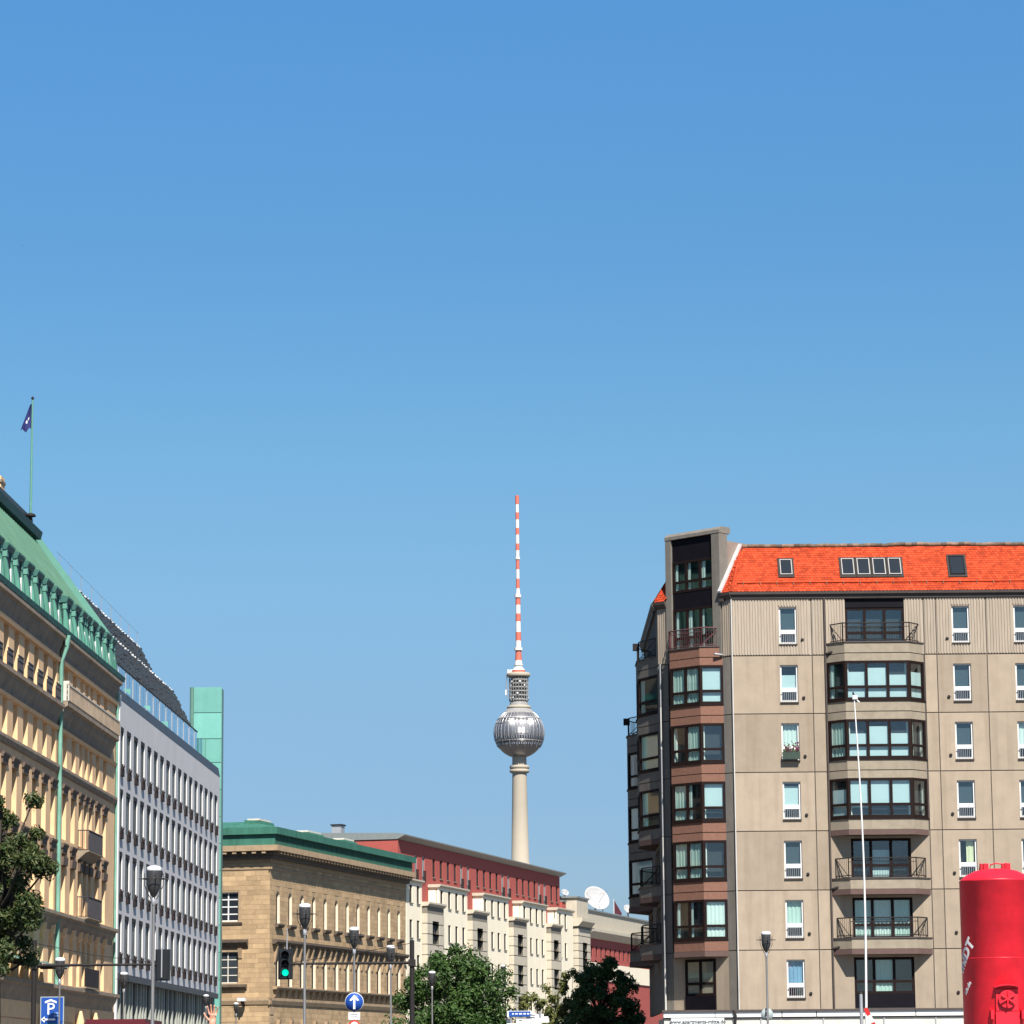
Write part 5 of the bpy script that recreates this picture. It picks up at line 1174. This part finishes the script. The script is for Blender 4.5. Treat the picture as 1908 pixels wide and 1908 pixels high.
# ------------------------------------------------------------------ trees
def tree(name, x, y, H, spread, zlow, n, lm_, leaf, label, seed, shape=1.0, trunk_r=.16, clumps=38, dens=.55, spread_y=None):
    rr = random.Random(seed); t = thing(name, (x, y, 0), label, 'tree', 0, 'trees along the street'); sy = spread_y or spread
    tb_ = MB(); tb_.tube([(0, 0, 0), (.05, 0, zlow*.6), (.0, .06, zlow+.3*(H-zlow)), (.1, 0, zlow+.75*(H-zlow))], [trunk_r, trunk_r*.8, trunk_r*.5, trunk_r*.15], 8); tb_.put('trunk', bark, t)
    cl = []; lb = MB()
    for i in range(clumps):
        while True:
            v = Vector((rr.uniform(-1, 1), rr.uniform(-1, 1), rr.uniform(0, 1)))
            f = v.z; wmax = (math.sin(math.pi*min(1, (f*.82+.16)))**.7)*(1-(f**3)*.45*shape)
            if v.x**2+v.y**2 < wmax**2: break
        c = Vector((v.x*spread, v.y*sy, zlow+v.z*(H-zlow))); rad_ = rr.uniform(.22, .42)*min(spread, H-zlow)*.75*(1.0-.35*f); cl.append((c, rad_))
        s0 = Vector((0, .05, zlow+.55*max(0, c.z-zlow)-.15)); md = (s0+c)/2+Vector((0, 0, -.12)); lb.tube([s0, md, c], [trunk_r*.35, trunk_r*.2, .012], 5)
    lb.put('limbs', bark, t)
    me = MB()
    for i in range(n):
        c, q = rr.choice(cl); d = Vector((rr.gauss(0, 1), rr.gauss(0, 1), rr.gauss(0, .75))); d.normalize(); p = c+d*q*(rr.random()**dens)
        nrm = (d+Vector((0, 0, .5))+Vector((rr.gauss(0, .6), rr.gauss(0, .6), rr.gauss(0, .6)))).normalized(); a_ = nrm.orthogonal().normalized(); b_ = nrm.cross(a_); an = rr.uniform(0, 6.28)
        a2 = a_*math.cos(an)+b_*math.sin(an); b2 = b_*math.cos(an)-a_*math.sin(an); s = leaf*rr.uniform(.6, 1.3)
        if p.z < zlow*.85: continue
        me.poly([p-a2*s, p-b2*s*.42-a2*s*.1+nrm*s*.12, p+a2*s, p+b2*s*.42-a2*s*.1+nrm*s*.12])
    o = me.put('crown', lm_, t); return t
q = at(-10, 1700, 66); tree('street_tree', q.x, 66, at(0, 1375, 66).z, 1.18, 3.75, 30000, leaf_d, .055, 'leafy tree at the left edge in front of the limestone hotel', 3, clumps=95, dens=.65, shape=.6)
q = at(850, 1850, 190); tree('street_tree', q.x, 190, at(850, 1745, 190).z, 3.65, 2.2, 26000, leaf_a, .14, 'big rounded mid green tree in front of the cream building', 21, shape=.55, clumps=120, dens=.5, trunk_r=.2)
q = at(1122, 1850, 176); tree('street_tree', q.x, 176, at(1122, 1768, 176).z, 2.3, 2.0, 22000, leaf_b, .12, 'dark shaded tree at the left edge of the panel building', 31, shape=1.0, clumps=95, dens=.5)
q = at(1006, 1880, 200); tree('street_tree', q.x, 200, at(1006, 1822, 200).z, 2.2, 2.2, 6500, leaf_c, .13, 'small sparse yellow green tree between the two big trees', 12, clumps=60, dens=.9, trunk_r=.07)
q = at(1063, 1880, 182); tree('street_tree', q.x, 182, at(1060, 1795, 182).z, 1.7, 2.0, 9000, leaf_c, .12, 'pale green young tree just left of the dark shaded tree', 15, clumps=60, dens=.8, trunk_r=.07)
# ------------------------------------------------------------------ people with raised hands at the bottom edge
def person(x, y, zhand, label, fist, jacket, face=0, side=1):
    t = thing('person', (x, y, 0), label, 'person', face, 'people raising a hand')
    def skinmesh(name, m, verts, edges, radii, root=0, lv=1):
        me = bpy.data.meshes.new(name); me.from_pydata(verts, edges, []); o = bpy.data.objects.new(name, me); COL.objects.link(o)
        s = o.modifiers.new('skin', 'SKIN'); o.modifiers.new('sub', 'SUBSURF').levels = lv
        for v, r in zip(me.skin_vertices[0].data, radii): v.radius = (r, r) if not isinstance(r, tuple) else r
        me.skin_vertices[0].data[root].use_root = True
        dg = bpy.context.evaluated_depsgraph_get(); m2 = bpy.data.meshes.new_from_object(o.evaluated_get(dg)); bpy.data.objects.remove(o)
        m2.materials.clear(); m2.materials.append(m); [setattr(p, 'use_smooth', True) for p in m2.polygons]; return link(name, m2, t)
    hz = zhand; sx = side*.2; wx = side*.235; el = (side*.30, -.02, hz-.62); wr = (wx, -.03, hz-.20)
    V = [(0, 0, .95), (0, 0, 1.15), (0, .0, 1.38), (0, 0, 1.50), (0, -.01, 1.60), (0, -.02, 1.70), (side*.19, 0, 1.43), el, wr,
         (-side*.19, 0, 1.42), (-side*.26, .02, 1.14), (-side*.25, -.06, .90), (.1, 0, .88), (.11, -.02, .50), (.11, .02, .09), (.12, -.13, .04), (-.1, 0, .88), (-.11, -.02, .50), (-.11, .02, .09), (-.12, -.13, .04)]
    Ed = [(0,1),(1,2),(2,3),(3,4),(4,5),(2,6),(6,7),(7,8),(2,9),(9,10),(10,11),(0,12),(12,13),(13,14),(14,15),(0,16),(16,17),(17,18),(18,19)]
    rd = [(.16,.12), (.15,.11), (.17,.11), .055, (.08,.10), (.075,.095), .06, .045, .028, .06, .045, .03, .085, .06, .042, .035, .085, .06, .042, .035]
    # palm, fingers and thumb grow from the wrist
    k = len(V); V += [(wx, -.03, hz-.155), (wx, -.03, hz-.11)]; Ed += [(8, k), (k, k+1)]; rd += [(.032, .017), (.038, .016)]
    pf = k+1
    for i, (dx, L) in enumerate(((-.033, .070), (-.011, .082), (.011, .078), (.033, .060))):
        b0 = len(V); sp = 1.0+.45*(not fist)
        V.append((wx+dx*.95, -.03, hz-.085)); rd.append(.0105); Ed.append((pf, b0))
        for j in range(1, 4):
            f = j/3; cur = (-.02*f*f if not fist else -.055*math.sin(f*2.6)); zz_ = (L*f if not fist else L*.45*math.sin(f*2.6))
            V.append((wx+dx*(1+(sp-1)*f), -.03+cur, hz-.085+zz_)); rd.append(.0098-.0018*f); Ed.append((len(V)-2, len(V)-1))
    b0 = len(V); V += [(wx-side*.042, -.04, hz-.135), (wx-side*.066, -.05, hz-.105), (wx-side*.075, -.055, hz-.072)]; rd += [.013, .011, .0085]; Ed += [(k, b0), (b0, b0+1), (b0+1, b0+2)]
    skinmesh('body', skin, V, Ed, rd)
    MB().lathe([(.02, 1.80), (.07, 1.79), (.10, 1.74), (.105, 1.67), (.09, 1.60), (.02, 1.58)], 16, (0, .015)).put('hair', hairm, t)
    fc = MB(); fc.lathe([(.004, 0), (.014, .01), (.004, .04)], 8, (0, -.115)); fc.xf(Matrix.Translation((0, 0, 1.645))); fc.put('nose', skin, t)
    for s in (-.035, .035): MB().lathe([(.003, -.012), (.013, 0), (.003, .012)], 8, (s, -.105)).put('eye', letter_grey, t, (0, 0, 1.69))
    MB().box(-.025, .025, -.112, -.10, 1.615, 1.625).put('mouth', sign_red, t)
    skinmesh('jacket', jacket, [(0, 0, .92), (0, 0, 1.15), (0, 0, 1.38), (side*.19, 0, 1.43), (side*.285, -.015, hz-.66), (-side*.19, 0, 1.42), (-side*.262, .02, 1.13), (-side*.253, -.05, .96)], [(0,1),(1,2),(2,3),(3,4),(2,5),(5,6),(6,7)], [(.175,.135), (.168,.125), (.185,.125), .075, .06, .075, .06, .045])
    skinmesh('trousers', cloth_b, [(0, 0, .95), (.1, 0, .88), (.11, -.02, .50), (.11, .02, .12), (-.1, 0, .88), (-.11, -.02, .50), (-.11, .02, .12)], [(0,1),(1,2),(2,3),(0,4),(4,5),(5,6)], [(.17,.13), .1, .075, .06, .1, .075, .06])
q = at(397, 1871, 29); person(q.x-.235, 29, q.z, 'person stretching an open hand up into the bottom edge of the view', False, cloth_a)
q = at(284, 1900, 31); person(q.x-.235, 31, q.z-.05, 'person raising a closed hand at the bottom edge beside the red truck', True, cloth_b)
# bird high in the sky
q = at(42, 458, 700); bd_ = thing('bird', q, 'tiny dark bird high in the sky at the left', 'bird')
MB().lathe([(.005, -.10), (.03, -.04), (.035, .02), (.02, .07), (.005, .12)], 8).put('body', metal_dark, bd_, eul=(rad(90), 0, .6))
w = MB(); w.poly([(0, -.05, 0), (.16, -.02, .06), (.26, .04, .02), (.1, .06, .03), (0, .06, 0)]); w.poly([(0, .06, 0), (-.1, .06, .03), (-.26, .04, .02), (-.16, -.02, .06), (0, -.05, 0)]); w.put('wings', metal_dark, bd_)
